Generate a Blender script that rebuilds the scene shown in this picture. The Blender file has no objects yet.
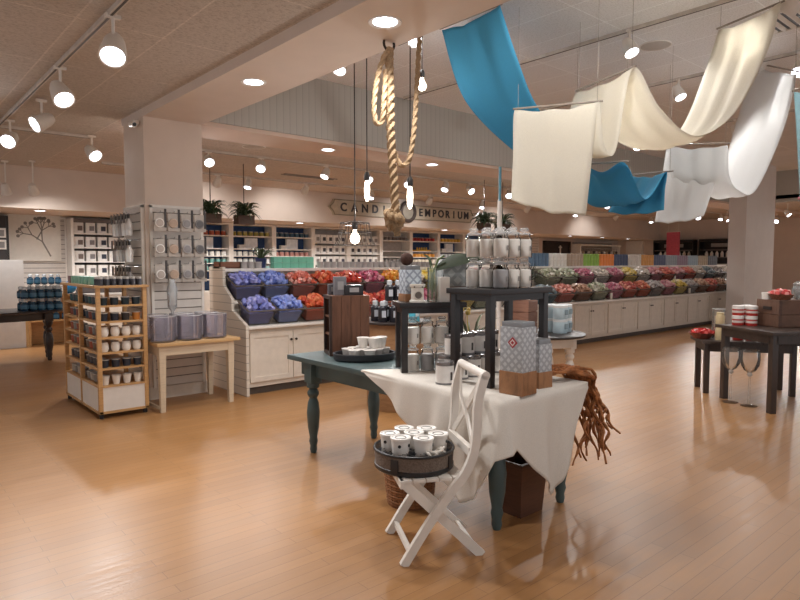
import bpy, bmesh, math, random
from mathutils import Vector, Matrix, Quaternion
RNG = random.Random(11)
PI = math.pi
SC = bpy.context.scene
COL = SC.collection

# ------------------------------------------------------------------ camera
CAM_LOC = Vector((0.0, 0.0, 1.58))
YAW, PITCH, ROLL, FPX = math.radians(-41), math.radians(3.5), math.radians(0.0), 620.0
CAM_ROT = Matrix.Rotation(YAW, 3, 'Z') @ Matrix.Rotation(PI / 2 - PITCH, 3, 'X') @ Matrix.Rotation(ROLL, 3, 'Z')
cam_data = bpy.data.cameras.new('camera')
cam_data.sensor_width = 36.0
cam_data.lens = 36.0 * FPX / 800.0
cam = bpy.data.objects.new('camera', cam_data)
cam.matrix_world = CAM_ROT.to_4x4()
cam.location = CAM_LOC
COL.objects.link(cam)
SC.camera = cam

# ------------------------------------------------------------------ world, exposure
world = bpy.data.worlds.new('world')
SC.world = world
world.use_nodes = True
world.node_tree.nodes['Background'].inputs[0].default_value = (0.96, 0.97, 1.0, 1)
world.node_tree.nodes['Background'].inputs[1].default_value = 0.75
SC.view_settings.view_transform = 'Standard'
SC.view_settings.look = 'None'
SC.view_settings.gamma = 1.0
SC.view_settings.use_curve_mapping = False
SC.view_settings.exposure = 0.08
SPOT_W = 80.0          # watts of each track head and downlight
LENS = 9.0             # glow of each lamp's face

# ------------------------------------------------------------------ helpers
def at(px, py, d):
    """world point seen at a spot of the photograph, d metres ahead of the camera"""
    v = CAM_ROT @ Vector(((px - 400) / FPX, (300 - py) / FPX, -1.0))
    f = Vector((-math.sin(YAW), math.cos(YAW), 0))
    return CAM_LOC + v * (d / v.dot(f))

def srgb(h):
    h = h.lstrip('#')
    c = [int(h[i:i + 2], 16) / 255 for i in (0, 2, 4)]
    return tuple(x / 12.92 if x <= .04045 else ((x + .055) / 1.055) ** 2.4 for x in c) + (1.0,)

class MB:
    def __init__(s):
        s.bm = bmesh.new()
    def box(s, x0, x1, y0, y1, z0, z1, bev=0.0, M=None):
        vs = [s.bm.verts.new((x, y, z)) for z in (z0, z1) for y in (y0, y1) for x in (x0, x1)]
        fs = [(0, 2, 3, 1), (4, 5, 7, 6), (0, 1, 5, 4), (2, 6, 7, 3), (0, 4, 6, 2), (1, 3, 7, 5)]
        faces = [s.bm.faces.new([vs[i] for i in f]) for f in fs]
        if bev:
            ed = list({e for f in faces for e in f.edges})
            r = bmesh.ops.bevel(s.bm, geom=ed, offset=bev, segments=2, affect='EDGES', profile=.7)
            vs = list({v for f in r['faces'] for v in f.verts} | {v for v in vs if v.is_valid})
        if M is not None:
            for v in vs:
                v.co = M @ v.co
        return s
    def bar(s, p0, p1, w, h, up=(0, 0, 1)):
        return s.sweep([p0, p1], w, h, up)
    def sweep(s, pts, w, h, up=(0, 0, 1)):
        """rectangular section along a path; w is across, h along the up direction"""
        pts = [Vector(p) for p in pts]
        up = Vector(up)
        rings = []
        for i, p in enumerate(pts):
            t = (pts[min(i + 1, len(pts) - 1)] - pts[max(i - 1, 0)]).normalized()
            a = t.cross(up)
            if a.length < 1e-4:
                a = t.cross(Vector((1, 0, 0)))
            a.normalize()
            b = a.cross(t).normalized()
            rings.append([s.bm.verts.new(p + a * w / 2 * i_ + b * h / 2 * j_) for i_, j_ in ((-1, -1), (1, -1), (1, 1), (-1, 1))])
        s._skin(rings)
        return s
    def _skin(s, rings, closed=True, caps=True):
        n = len(rings[0])
        for a, b in zip(rings, rings[1:]):
            for i in range(n if closed else n - 1):
                j = (i + 1) % n
                s.bm.faces.new((a[i], a[j], b[j], b[i]))
        if caps and closed and n > 2:
            s.bm.faces.new(list(reversed(rings[0])))
            s.bm.faces.new(rings[-1])
    def tube(s, pts, r, seg=8, lobes=0, twist=0.0):
        pts = [Vector(p) for p in pts]
        rings, tw = [], 0.0
        prev = None
        for i, p in enumerate(pts):
            t = (pts[min(i + 1, len(pts) - 1)] - pts[max(i - 1, 0)]).normalized()
            if prev is None:
                a = t.orthogonal().normalized()
            else:
                a = (prev - t * prev.dot(t)).normalized()
                tw += twist * (p - pts[i - 1]).length
            prev = a
            b = t.cross(a)
            rr = r[i] if isinstance(r, (list, tuple)) else r
            ring = []
            for k in range(seg):
                an = 2 * PI * k / seg
                q = rr * (1 + (.22 * math.cos(lobes * an) if lobes else 0))
                ring.append(s.bm.verts.new(p + (a * math.cos(an + tw) + b * math.sin(an + tw)) * q))
            rings.append(ring)
        s._skin(rings)
        return s
    def lathe(s, prof, seg=16, c=(0, 0, 0), ex=1.0, ey=1.0, M=None):
        """closed profile of (radius, height); radius 0 closes the end"""
        rings, vs = [], []
        for r, z in prof:
            if r < 1e-6:
                v = s.bm.verts.new((c[0], c[1], c[2] + z)); rings.append([v]); vs.append(v)
            else:
                ring = [s.bm.verts.new((c[0] + r * ex * math.cos(2 * PI * k / seg), c[1] + r * ey * math.sin(2 * PI * k / seg), c[2] + z)) for k in range(seg)]
                rings.append(ring); vs += ring
        for a, b in zip(rings, rings[1:]):
            if len(a) == 1 and len(b) == 1:
                continue
            for i in range(seg):
                j = (i + 1) % seg
                if len(a) == 1: s.bm.faces.new((a[0], b[j], b[i]))
                elif len(b) == 1: s.bm.faces.new((a[i], a[j], b[0]))
                else: s.bm.faces.new((a[i], a[j], b[j], b[i]))
        if M is not None:
            for v in vs: v.co = M @ v.co
        return s
    def cyl(s, r, z0, z1, seg=16, c=(0, 0, 0), r1=None, M=None):
        return s.lathe([(0, z0), (r, z0), (r if r1 is None else r1, z1), (0, z1)], seg, c, M=M)
    def prism(s, poly, axis, a0, a1):
        """polygon in the two other axes, extruded along axis 'x','y' or 'z'"""
        def P(u, v, a):
            return {'x': (a, u, v), 'y': (u, a, v), 'z': (u, v, a)}[axis]
        A = [s.bm.verts.new(P(u, v, a0)) for u, v in poly]
        B = [s.bm.verts.new(P(u, v, a1)) for u, v in poly]
        s._skin([A, B])
        return s
    def ball(s, r, c=(0, 0, 0), seg=12, sx=1, sy=1, sz=1):
        n = max(6, seg // 2)
        return s.lathe([(r * math.sin(PI * k / n), -r * sz * math.cos(PI * k / n)) for k in range(n + 1)], seg, c, sx, sy)
    def ring(s, R_, r, c=(0, 0, 0), seg=20, sec=6, M=None):
        rings = []
        for k in range(seg):
            a = 2 * PI * k / seg
            q = []
            for j in range(sec):
                b = 2 * PI * j / sec
                v = Vector((c[0] + (R_ + r * math.cos(b)) * math.cos(a), c[1] + (R_ + r * math.cos(b)) * math.sin(a), c[2] + r * math.sin(b)))
                q.append(s.bm.verts.new(M @ v if M is not None else v))
            rings.append(q)
        rings.append(rings[0])
        s._skin(rings, caps=False)
        return s
    def leaf(s, base, tip, w, sag=.1, n=5, fold=.25, roll=0.0):
        base, tip = Vector(base), Vector(tip)
        t = tip - base
        side = t.cross(Vector((0, 0, 1)))
        side = side.normalized() if side.length > 1e-4 else Vector((1, 0, 0))
        side = Matrix.Rotation(roll, 3, t.normalized()) @ side
        nrm = side.cross(t).normalized()
        rows = []
        for i in range(n + 1):
            u = i / n
            p = base + t * u + Vector((0, 0, -sag * u * u * t.length)) + Vector((0, 0, sag * .6 * math.sin(PI * u) * t.length))
            ww = w * math.sin(PI * min(.98, .06 + .94 * u)) ** .8 if i < n else .001
            rows.append([s.bm.verts.new(p - side * ww / 2 + nrm * ww * fold), s.bm.verts.new(p), s.bm.verts.new(p + side * ww / 2 + nrm * ww * fold)])
        s._skin(rows, closed=False)
        return s
    def build(s, name, mat=None, parent=None, loc=(0, 0, 0), rz=0.0, sharp=35):
        bmesh.ops.recalc_face_normals(s.bm, faces=s.bm.faces)
        me = bpy.data.meshes.new(name)
        s.bm.to_mesh(me); s.bm.free()
        for p in me.polygons: p.use_smooth = True
        me.set_sharp_from_angle(angle=math.radians(sharp))
        if mat is not None: me.materials.append(mat)
        o = bpy.data.objects.new(name, me)
        COL.objects.link(o)
        o.location = loc
        o.rotation_euler = (0, 0, rz)
        if parent is not None: o.parent = parent
        return o

KIDS = {}
def tag(o, label, cat, group=None, kind=None):
    o['label'] = label
    o['category'] = cat
    if group: o['group'] = group
    if kind: o['kind'] = kind
    return o
def thing(name, label, cat, loc=(0, 0, 0), rz=0.0, group=None):
    o = bpy.data.objects.new(name, None)
    COL.objects.link(o)
    o.empty_display_size = .1
    o.location = loc
    o.rotation_euler = (0, 0, rz)
    return tag(o, label, cat, group)
def struct(name, mb, mat):
    o = mb.build(name, mat)
    o['kind'] = 'structure'
    return o
def paint(o, mat, slot=0):
    o.material_slots[slot].link = 'OBJECT'
    o.material_slots[slot].material = mat
def dup(root, loc, rz=None, label=None, group=None, mats=None):
    """a copy of a thing with copies of its parts; mats maps part name -> material"""
    r = root.copy(); COL.objects.link(r)
    r.location = loc
    if rz is not None: r.rotation_euler = (0, 0, rz)
    if label: r['label'] = label
    if group: r['group'] = group
    base = root.name.split('.')[0]
    if mats and base in mats: paint(r, mats[base])
    def rec(src, dst):
        for ch in src.children:
            c = ch.copy(); COL.objects.link(c); c.parent = dst
            b = ch.name.split('.')[0]
            if mats and b in mats and c.type == 'MESH': paint(c, mats[b])
            rec(ch, c)
    rec(root, r)
    return r
class Kind:
    """first call places the built thing itself, later calls place copies"""
    def __init__(s, root): s.root, s.used = root, False
    def put(s, loc, label, group=None, rz=0.0, mats=None):
        if s.used:
            return dup(s.root, loc, rz, label, group, mats)
        s.used = True
        o = s.root
        o.location = loc; o.rotation_euler = (0, 0, rz); o['label'] = label
        if group: o['group'] = group
        if mats:
            for c in [o] + list(o.children_recursive):
                b = c.name.split('.')[0]
                if b in mats and c.type == 'MESH': paint(c, mats[b])
        return o

# ------------------------------------------------------------------ materials
MATS = {}
def nodes(name):
    m = bpy.data.materials.new(name)
    m.use_nodes = True
    nt = m.node_tree
    return m, nt, nt.nodes['Principled BSDF'], nt.nodes['Material Output']
def N(nt, t, **kw):
    n = nt.nodes.new(t)
    for k, v in kw.items():
        if k in n.inputs: n.inputs[k].default_value = v
        else: setattr(n, k, v)
    return n
def coords(nt, scale=(1, 1, 1), rot=(0, 0, 0), kind='Object'):
    tc = N(nt, 'ShaderNodeTexCoord')
    mp = N(nt, 'ShaderNodeMapping')
    mp.inputs['Scale'].default_value = scale
    mp.inputs['Rotation'].default_value = rot
    nt.links.new(tc.outputs[kind], mp.inputs[0])
    return mp.outputs[0]
def shade(c, f):
    return tuple(min(1, x * f) for x in c[:3]) + (1,)
def ramp(nt, src, stops):
    r = N(nt, 'ShaderNodeValToRGB')
    e = r.color_ramp.elements
    while len(e) < len(stops): e.new(.5)
    for el, (p, c) in zip(e, stops):
        el.position = p; el.color = c
    nt.links.new(src, r.inputs[0])
    return r.outputs[0]
def flat(hexc, rough=.55, metal=0.0, var=.10, scale=12, bump=0.0, sheen=0.0):
    """plain surface with a little procedural variation"""
    key = ('flat', hexc, rough, metal, var, scale, bump, sheen)
    if key in MATS: return MATS[key]
    m, nt, b, out = nodes('plain_' + hexc.strip('#'))
    c = srgb(hexc)
    nz = N(nt, 'ShaderNodeTexNoise', Scale=scale, Detail=3)
    nt.links.new(coords(nt), nz.inputs['Vector'])
    nt.links.new(ramp(nt, nz.outputs[0], [(.3, shade(c, 1 - var)), (.7, shade(c, 1 + var))]), b.inputs['Base Color'])
    b.inputs['Roughness'].default_value = rough
    b.inputs['Metallic'].default_value = metal
    if sheen: b.inputs['Sheen Weight'].default_value = sheen
    if bump:
        bp = N(nt, 'ShaderNodeBump', Strength=bump, Distance=.01)
        nt.links.new(nz.outputs[0], bp.inputs['Height'])
        nt.links.new(bp.outputs[0], b.inputs['Normal'])
    MATS[key] = m
    return m
def wood(hexc, rough=.5, grain=(2, 2, 18), contrast=.35, axis=None):
    key = ('wood', hexc, rough, grain, contrast)
    if key in MATS: return MATS[key]
    m, nt, b, out = nodes('wood_' + hexc.strip('#'))
    c = srgb(hexc)
    nz = N(nt, 'ShaderNodeTexNoise', Scale=3.0, Detail=6, Roughness=.65, Distortion=.6)
    nt.links.new(coords(nt, grain), nz.inputs['Vector'])
    nt.links.new(ramp(nt, nz.outputs[0], [(.28, shade(c, 1 - contrast)), (.5, c), (.75, shade(c, 1 + contrast * .6))]), b.inputs['Base Color'])
    b.inputs['Roughness'].default_value = rough
    bp = N(nt, 'ShaderNodeBump', Strength=.15, Distance=.004)
    nt.links.new(nz.outputs[0], bp.inputs['Height'])
    nt.links.new(bp.outputs[0], b.inputs['Normal'])
    MATS[key] = m
    return m
def glass(hexc='#ffffff', body=0.0, rough=.02, edge=.5):
    """thin clear glass: see-through, mirror-like towards grazing; body adds a hazy tint"""
    key = ('glass', hexc, body, rough, edge)
    if key in MATS: return MATS[key]
    m, nt, b, out = nodes('glass_' + hexc.strip('#'))
    c = srgb(hexc)
    tr = N(nt, 'ShaderNodeBsdfTransparent'); tr.inputs[0].default_value = tuple(.99 - .18 * (1 - x) for x in c[:3]) + (1,)
    gl = N(nt, 'ShaderNodeBsdfGlossy'); gl.inputs['Roughness'].default_value = rough
    gl.inputs[0].default_value = (1, 1, 1, 1)
    lw = N(nt, 'ShaderNodeLayerWeight', Blend=edge * .6)
    mx = N(nt, 'ShaderNodeMixShader')
    nt.links.new(lw.outputs['Fresnel'], mx.inputs[0])
    nt.links.new(tr.outputs[0], mx.inputs[1]); nt.links.new(gl.outputs[0], mx.inputs[2])
    last = mx.outputs[0]
    if body:
        b.inputs['Base Color'].default_value = c
        b.inputs['Roughness'].default_value = .15
        m2 = N(nt, 'ShaderNodeMixShader'); m2.inputs[0].default_value = body
        nt.links.new(last, m2.inputs[1]); nt.links.new(b.outputs[0], m2.inputs[2])
        last = m2.outputs[0]
    nt.links.new(last, out.inputs['Surface'])
    MATS[key] = m
    return m
def glow(hexc, strength):
    key = ('glow', hexc, strength)
    if key in MATS: return MATS[key]
    m, nt, b, out = nodes('lamp_glow_' + hexc.strip('#'))
    e = N(nt, 'ShaderNodeEmission'); e.inputs[0].default_value = srgb(hexc); e.inputs[1].default_value = strength
    nt.links.new(e.outputs[0], out.inputs['Surface'])
    MATS[key] = m
    return m
def cloth(hexc, trans=.45, weave=260):
    key = ('cloth', hexc, trans)
    if key in MATS: return MATS[key]
    m, nt, b, out = nodes('cloth_' + hexc.strip('#'))
    c = srgb(hexc)
    nz = N(nt, 'ShaderNodeTexNoise', Scale=weave, Detail=2)
    nt.links.new(coords(nt), nz.inputs['Vector'])
    col = ramp(nt, nz.outputs[0], [(.3, shade(c, .9)), (.7, shade(c, 1.06))])
    nt.links.new(col, b.inputs['Base Color'])
    b.inputs['Roughness'].default_value = .9
    t = N(nt, 'ShaderNodeBsdfTranslucent'); nt.links.new(col, t.inputs[0])
    mx = N(nt, 'ShaderNodeMixShader'); mx.inputs[0].default_value = trans
    nt.links.new(b.outputs[0], mx.inputs[1]); nt.links.new(t.outputs[0], mx.inputs[2])
    nt.links.new(mx.outputs[0], out.inputs['Surface'])
    MATS[key] = m
    return m
def m_floor():
    m, nt, b, out = nodes('floor_boards')
    v = coords(nt, (1, 1, 1), (0, 0, math.radians(0)))
    br = N(nt, 'ShaderNodeTexBrick', Scale=1.0, **{'Mortar Size': .0016, 'Brick Width': 1.1, 'Row Height': .082, 'Bias': 0.0})
    br.inputs['Color1'].default_value = (.25, .25, .25, 1); br.inputs['Color2'].default_value = (.75, .75, .75, 1)
    br.inputs['Mortar'].default_value = (0, 0, 0, 1); br.offset = .37
    nt.links.new(v, br.inputs['Vector'])
    nz = N(nt, 'ShaderNodeTexNoise', Scale=2.2, Detail=6, Roughness=.6, Distortion=.5)
    nt.links.new(coords(nt, (1.2, 16, 1)), nz.inputs['Vector'])
    big = N(nt, 'ShaderNodeTexNoise', Scale=.7, Detail=2)
    nt.links.new(coords(nt), big.inputs['Vector'])
    a = ramp(nt, br.outputs['Color'], [(.0, srgb('#7d5a3a')), (.2, srgb('#9c7147')), (.8, srgb('#a67a4e'))])
    g = ramp(nt, nz.outputs[0], [(.3, (.86, .84, .80, 1)), (.7, (1.06, 1.05, 1.04, 1))])
    w = ramp(nt, big.outputs[0], [(.3, (.93, .92, .9, 1)), (.7, (1.04, 1.04, 1.04, 1))])
    x1 = N(nt, 'ShaderNodeMixRGB', blend_type='MULTIPLY'); x1.inputs[0].default_value = .8
    nt.links.new(a, x1.inputs[1]); nt.links.new(g, x1.inputs[2])
    x2 = N(nt, 'ShaderNodeMixRGB', blend_type='MULTIPLY'); x2.inputs[0].default_value = 1
    nt.links.new(x1.outputs[0], x2.inputs[1]); nt.links.new(w, x2.inputs[2])
    nt.links.new(x2.outputs[0], b.inputs['Base Color'])
    r = ramp(nt, nz.outputs[0], [(.3, (.30, .30, .30, 1)), (.7, (.42, .42, .42, 1))])
    nt.links.new(r, b.inputs['Roughness'])
    b.inputs['Specular IOR Level'].default_value = .42
    return m
def m_tiles(hexc='#b9aaa0', w=.61, h=1.22, off=(0, 0), speck=.75):
    m, nt, b, out = nodes('acoustic_tiles')
    c = srgb(hexc)
    mp = coords(nt)
    mpn = mp.node; mpn.inputs['Location'].default_value = (off[0], off[1], 0)
    br = N(nt, 'ShaderNodeTexBrick', Scale=1.0, **{'Mortar Size': .008, 'Mortar Smooth': .2, 'Brick Width': w, 'Row Height': h})
    br.offset = 0.0
    br.inputs['Color1'].default_value = shade(c, .97); br.inputs['Color2'].default_value = shade(c, 1.03)
    br.inputs['Mortar'].default_value = shade(c, 1.22)
    nt.links.new(mp, br.inputs['Vector'])
    nz = N(nt, 'ShaderNodeTexNoise', Scale=38, Detail=5, Roughness=.7)
    nt.links.new(coords(nt, (1, 2.0, 1)), nz.inputs['Vector'])
    g = ramp(nt, nz.outputs[0], [(.38, (.62, .60, .58, 1)), (.52, (1, 1, 1, 1))])
    x1 = N(nt, 'ShaderNodeMixRGB', blend_type='MULTIPLY'); x1.inputs[0].default_value = speck
    nt.links.new(br.outputs['Color'], x1.inputs[1]); nt.links.new(g, x1.inputs[2])
    nt.links.new(x1.outputs[0], b.inputs['Base Color'])
    b.inputs['Roughness'].default_value = .95
    bp = N(nt, 'ShaderNodeBump', Strength=.5, Distance=.01)
    nt.links.new(nz.outputs[0], bp.inputs['Height']); nt.links.new(bp.outputs[0], b.inputs['Normal'])
    return m
def m_bead(hexc='#b4b1aa'):
    m, nt, b, out = nodes('beadboard_paint')
    c = srgb(hexc)
    wv = N(nt, 'ShaderNodeTexWave', wave_type='BANDS', bands_direction='X', wave_profile='SAW')
    wv.inputs['Scale'].default_value = 3.2
    nt.links.new(coords(nt), wv.inputs['Vector'])
    nt.links.new(ramp(nt, wv.outputs[0], [(.0, shade(c, .72)), (.14, c), (1, shade(c, 1.03))]), b.inputs['Base Color'])
    b.inputs['Roughness'].default_value = .6
    return m
def m_diamond(bg='#d9dce0', fg='#7f8894', scale=26.0, width=.10):
    """paper printed with a lattice of crossing lines"""
    m, nt, b, out = nodes('lattice_paper_' + fg.strip('#'))
    tc = N(nt, 'ShaderNodeTexCoord')
    sp = N(nt, 'ShaderNodeSeparateXYZ'); nt.links.new(tc.outputs['Object'], sp.inputs[0])
    xy = N(nt, 'ShaderNodeMath', operation='ADD'); nt.links.new(sp.outputs[0], xy.inputs[0]); nt.links.new(sp.outputs[1], xy.inputs[1])
    outs = []
    for op in ('ADD', 'SUBTRACT'):
        a = N(nt, 'ShaderNodeMath', operation=op); nt.links.new(xy.outputs[0], a.inputs[0]); nt.links.new(sp.outputs[2], a.inputs[1])
        s_ = N(nt, 'ShaderNodeMath', operation='MULTIPLY'); s_.inputs[1].default_value = scale; nt.links.new(a.outputs[0], s_.inputs[0])
        f = N(nt, 'ShaderNodeMath', operation='FRACT'); nt.links.new(s_.outputs[0], f.inputs[0])
        d = N(nt, 'ShaderNodeMath', operation='SUBTRACT'); d.inputs[1].default_value = .5; nt.links.new(f.outputs[0], d.inputs[0])
        ab = N(nt, 'ShaderNodeMath', operation='ABSOLUTE'); nt.links.new(d.outputs[0], ab.inputs[0])
        l = N(nt, 'ShaderNodeMath', operation='LESS_THAN'); l.inputs[1].default_value = width; nt.links.new(ab.outputs[0], l.inputs[0])
        outs.append(l)
    mx = N(nt, 'ShaderNodeMath', operation='MAXIMUM'); nt.links.new(outs[0].outputs[0], mx.inputs[0]); nt.links.new(outs[1].outputs[0], mx.inputs[1])
    nt.links.new(ramp(nt, mx.outputs[0], [(.4, srgb(bg)), (.6, srgb(fg))]), b.inputs['Base Color'])
    b.inputs['Roughness'].default_value = .5
    return m
def m_wicker(hexc, sx=60, sz=60, holes=0.0):
    key = ('wicker', hexc, sx, holes)
    if key in MATS: return MATS[key]
    m, nt, b, out = nodes('woven_' + hexc.strip('#'))
    c = srgb(hexc)
    ck = N(nt, 'ShaderNodeTexChecker'); ck.inputs['Scale'].default_value = sx
    ck.inputs[1].default_value = shade(c, 1.15); ck.inputs[2].default_value = shade(c, .55)
    nt.links.new(coords(nt, (1, 1, 1.4)), ck.inputs['Vector'])
    nt.links.new(ck.outputs[0], b.inputs['Base Color'])
    b.inputs['Roughness'].default_value = .6
    if holes:
        tr = N(nt, 'ShaderNodeBsdfTransparent')
        mul = N(nt, 'ShaderNodeMath', operation='MULTIPLY_ADD'); mul.inputs[1].default_value = .35; mul.inputs[2].default_value = holes - .35
        nt.links.new(ck.outputs[1], mul.inputs[0])
        mx = N(nt, 'ShaderNodeMixShader')
        nt.links.new(mul.outputs[0], mx.inputs[0]); nt.links.new(b.outputs[0], mx.inputs[1]); nt.links.new(tr.outputs[0], mx.inputs[2])
        nt.links.new(mx.outputs[0], out.inputs['Surface'])
    MATS[key] = m
    return m
def m_vcol(name='votive_colours'):
    m, nt, b, out = nodes(name)
    a = N(nt, 'ShaderNodeVertexColor'); a.layer_name = 'tint'
    nt.links.new(a.outputs[0], b.inputs['Base Color'])
    b.inputs['Roughness'].default_value = .35
    return m
PLASTER = flat('#dacabd', .85, var=.03, scale=3)
CEILWHITE = flat('#dccfc5', .85, var=.03, scale=3)
WHITE = flat('#e6e0d8', .45, var=.04)
CREAM = flat('#ddd2c4', .5, var=.05)
BLACK = flat('#1d1b1c', .4, var=.15)
CHROME = flat('#c9c9cc', .22, 1.0, var=.04)
DARKWOOD = wood('#2c2422', .4)
PINE = wood('#c69a66', .5, contrast=.22)

# ------------------------------------------------------------------ room shell
struct('floor', MB().box(-6, 27, -5, 15.2, -.1, 0), m_floor())
TILE = m_tiles('#c8c0b8')
struct('ceiling_left', MB().box(-6, 2.45, -5, 12.9, 3.30, 3.40), TILE)
struct('ceiling_back', MB().box(2.45, 26.3, 7.95, 12.9, 3.30, 3.40), m_tiles('#cfc3ba', 3.0, .61, (0, .3)))
struct('ceiling_raised', MB().box(3.13, 19, -5, 7.2, 4.05, 4.15), m_tiles('#efedec', .61, 1.22, (.2, .1), .45))
struct('ceiling_far', MB().box(19, 26.3, -5, 7.95, 3.30, 3.40), m_tiles('#cfc3ba'))
struct('trim_1', MB().box(2.45, 3.13, -5, 7.95, 3.21, 4.15), CEILWHITE)                # the beam running from the camera to the column
struct('trim_2', MB().box(3.13, 26.3, 7.2, 7.95, 3.21, 4.15), flat('#d8c2b2', .8, var=.03, scale=3))  # the cross beam
struct('trim_3', MB().box(3.13, 19, 7.17, 7.2, 3.26, 4.05), m_bead())                  # beadboard lining of the raised ceiling
struct('trim_4', MB().box(19, 19.1, -5, 7.2, 3.21, 4.05), m_bead())
struct('wall_bulkhead', MB().box(-6, 26.3, 12.9, 14.8, 2.55, 3.40), PLASTER)
struct('wall_back', MB().box(-6, 26.3, 14.8, 14.95, 0, 2.55), PLASTER)
struct('wall_right', MB().box(26, 26.3, -5, 14.8, 0, 3.3), PLASTER)
struct('wall_column', MB().box(2.45, 3.13, 7.2, 7.88, 0, 3.21), PLASTER)
struct('wall_pier', MB().box(16.1, 18.0, 5.85, 6.25, 0, 4.05), flat('#dcd3cc', .8, var=.03, scale=3))
bb = MB().box(2.44, 3.14, 7.18, 7.2, 0, .14).box(2.43, 2.45, 7.18, 7.88, 0, .14)
struct('baseboard_column', bb, CREAM)
struct('baseboard_back', MB().box(-6, 26, 14.77, 14.8, 0, .14), CREAM)
struct('baseboard_right', MB().box(25.97, 26, -5, 14.77, 0, .14), CREAM)

# ------------------------------------------------------------------ lamps
LENS_MAT = glow('#f4f6ff', LENS)
def lamp(parent, kind, watts, loc, aim=None, size=.05, angle=110):
    L = bpy.data.lights.new('lamp_light', kind)
    L.energy = watts
    L.color = (1.0, .985, .97)
    L.shadow_soft_size = size
    if kind == 'SPOT':
        L.spot_size = math.radians(angle); L.spot_blend = .7
    o = bpy.data.objects.new('lamp_light', L)
    COL.objects.link(o)
    o.location = loc
    if aim is not None:
        o.rotation_mode = 'QUATERNION'
        o.rotation_quaternion = Vector(aim).to_track_quat('-Z', 'Y')
    o.parent = parent
    return o
HEAD_ME = None
def track_head(x, y, ceil, drop, aim, label, group=None, watts=None, size=1.25):
    """small white can on a swivel below its track"""
    t = thing('track_spotlight', label, 'spotlight', (x, y, ceil), group=group)
    a = Vector(aim).normalized()
    MB().cyl(.012, -drop, -.02, 8).box(-.05, .05, -.018, .018, -.045, -.02).build('stem', WHITE, t)
    q = a.to_track_quat('-Z', 'Y').to_matrix().to_4x4()
    T = Matrix.Translation((0, 0, -drop)) @ q @ Matrix.Scale(size, 4)
    MB().lathe([(0, .09), (.035, .085), (.05, .05), (.066, -.05), (.066, -.065), (.058, -.065), (.05, -.04), (0, -.04)], 16, M=T).build('can', WHITE, t)
    MB().lathe([(0, -.056), (.056, -.056), (.056, -.05), (0, -.05)], 16, M=T).build('lens', LENS_MAT, t)
    if watts != 0:
        lamp(t, 'SPOT', watts or SPOT_W, Vector((0, 0, -drop)) + a * .10, a)
    return t
def downlight(x, y, z, label, group=None, watts=None, r=.095):
    t = thing('recessed_downlight', label, 'ceiling light', (x, y, z), group=group)
    MB().lathe([(r - .015, 0), (r, -.002), (r + .018, -.008), (r + .02, 0)], 24).build('trim_ring', WHITE, t)
    MB().lathe([(0, -.004), (r - .012, -.004), (r - .012, 0), (0, 0)], 24).build('lens', LENS_MAT, t)
    if watts != 0:
        lamp(t, 'SPOT', watts or SPOT_W, (0, 0, -.05), (0, 0, -1), angle=130)
    return t
def track(name_label, x0, x1, y0, y1, z):
    t = thing('lighting_track', name_label, 'lighting track', ((x0 + x1) / 2, (y0 + y1) / 2, z))
    hx, hy = (x1 - x0) / 2, (y1 - y0) / 2
    dark = flat('#3a3634', .4)
    MB().box(-hx, hx, -hy, hy, -.035, 0).build('rail', flat('#cfc6bd', .5), t)
    if hx > hy: MB().box(-hx, hx, -.008, .008, -.037, -.033).build('slot', dark, t)
    else: MB().box(-.008, .008, -hy, hy, -.037, -.033).build('slot', dark, t)
    return t
track('white lighting track on the tiled ceiling left of the beam', 1.345, 1.385, 0.5, 9.4, 3.30)
track('white cross track on the tiled ceiling towards the left wall', -1.5, 2.44, 9.24, 9.28, 3.30)
track('lighting track on the raised ceiling next to the hanging rope', 4.28, 4.32, -1, 7.1, 4.05)
track('lighting track on the raised ceiling above the blue swag', 6.23, 6.27, -2, 7.1, 4.05)
track('lighting track on the raised ceiling behind the cream swags', 8.38, 8.42, -2, 7.1, 4.05)
track('lighting track on the raised ceiling towards the grey pier', 11.48, 11.52, -2, 7.1, 4.05)
track('lighting track on the back ceiling just behind the cross beam', 3.2, 25, 9.18, 9.22, 3.30)
track('lighting track on the back ceiling before the shop sign', 3.2, 25, 11.48, 11.52, 3.30)
for x, y, aim, lab in [
    (1.38, 4.60, (-.25, -.55, -.8), 'spotlight on the left track, the one next to the beam and largest'),
    (1.38, 6.10, (.15, -.65, -.75), 'round bright spotlight second along the left track'),
    (1.50, 7.45, (-.85, -.2, -.5), 'edge-on spotlight turned away towards the left wall on the left track'),
    (1.42, 8.75, (-.5, -.8, -.55), 'spotlight at the far left end of the left track'),
    (2.42, 9.10, (.25, -.75, -.6), 'spotlight on the cross track beside the white column')]:
    track_head(x, y, 3.30, .25, aim, lab, size=1.4, watts=140)
for k, y in enumerate((1.28, 3.33, 5.20)):
    downlight(2.76, y, 3.21, ['downlight in the big beam above the camera', 'large round downlight in the big beam above the rope', 'round downlight in the big beam towards the column'][k])
for k, x in enumerate((5.2, 7.3, 9.6, 12.0, 14.4)):
    downlight(x, 7.58, 3.21, 'small downlight under the cross beam, number %s from the column' % ('first second third fourth fifth'.split()[k]), 'downlights under the cross beam', watts=40)
for k, x in enumerate((-.4, 1.0, 2.6, 4.2, 6.6, 8.3, 9.8, 11.6, 13.4, 15.4, 17.6, 20, 22.2, 24.2)):
    downlight(x, 13.35, 2.55, 'small downlight under the bulkhead over the wall shelves', 'downlights over the wall shelves', watts=85)
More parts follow.
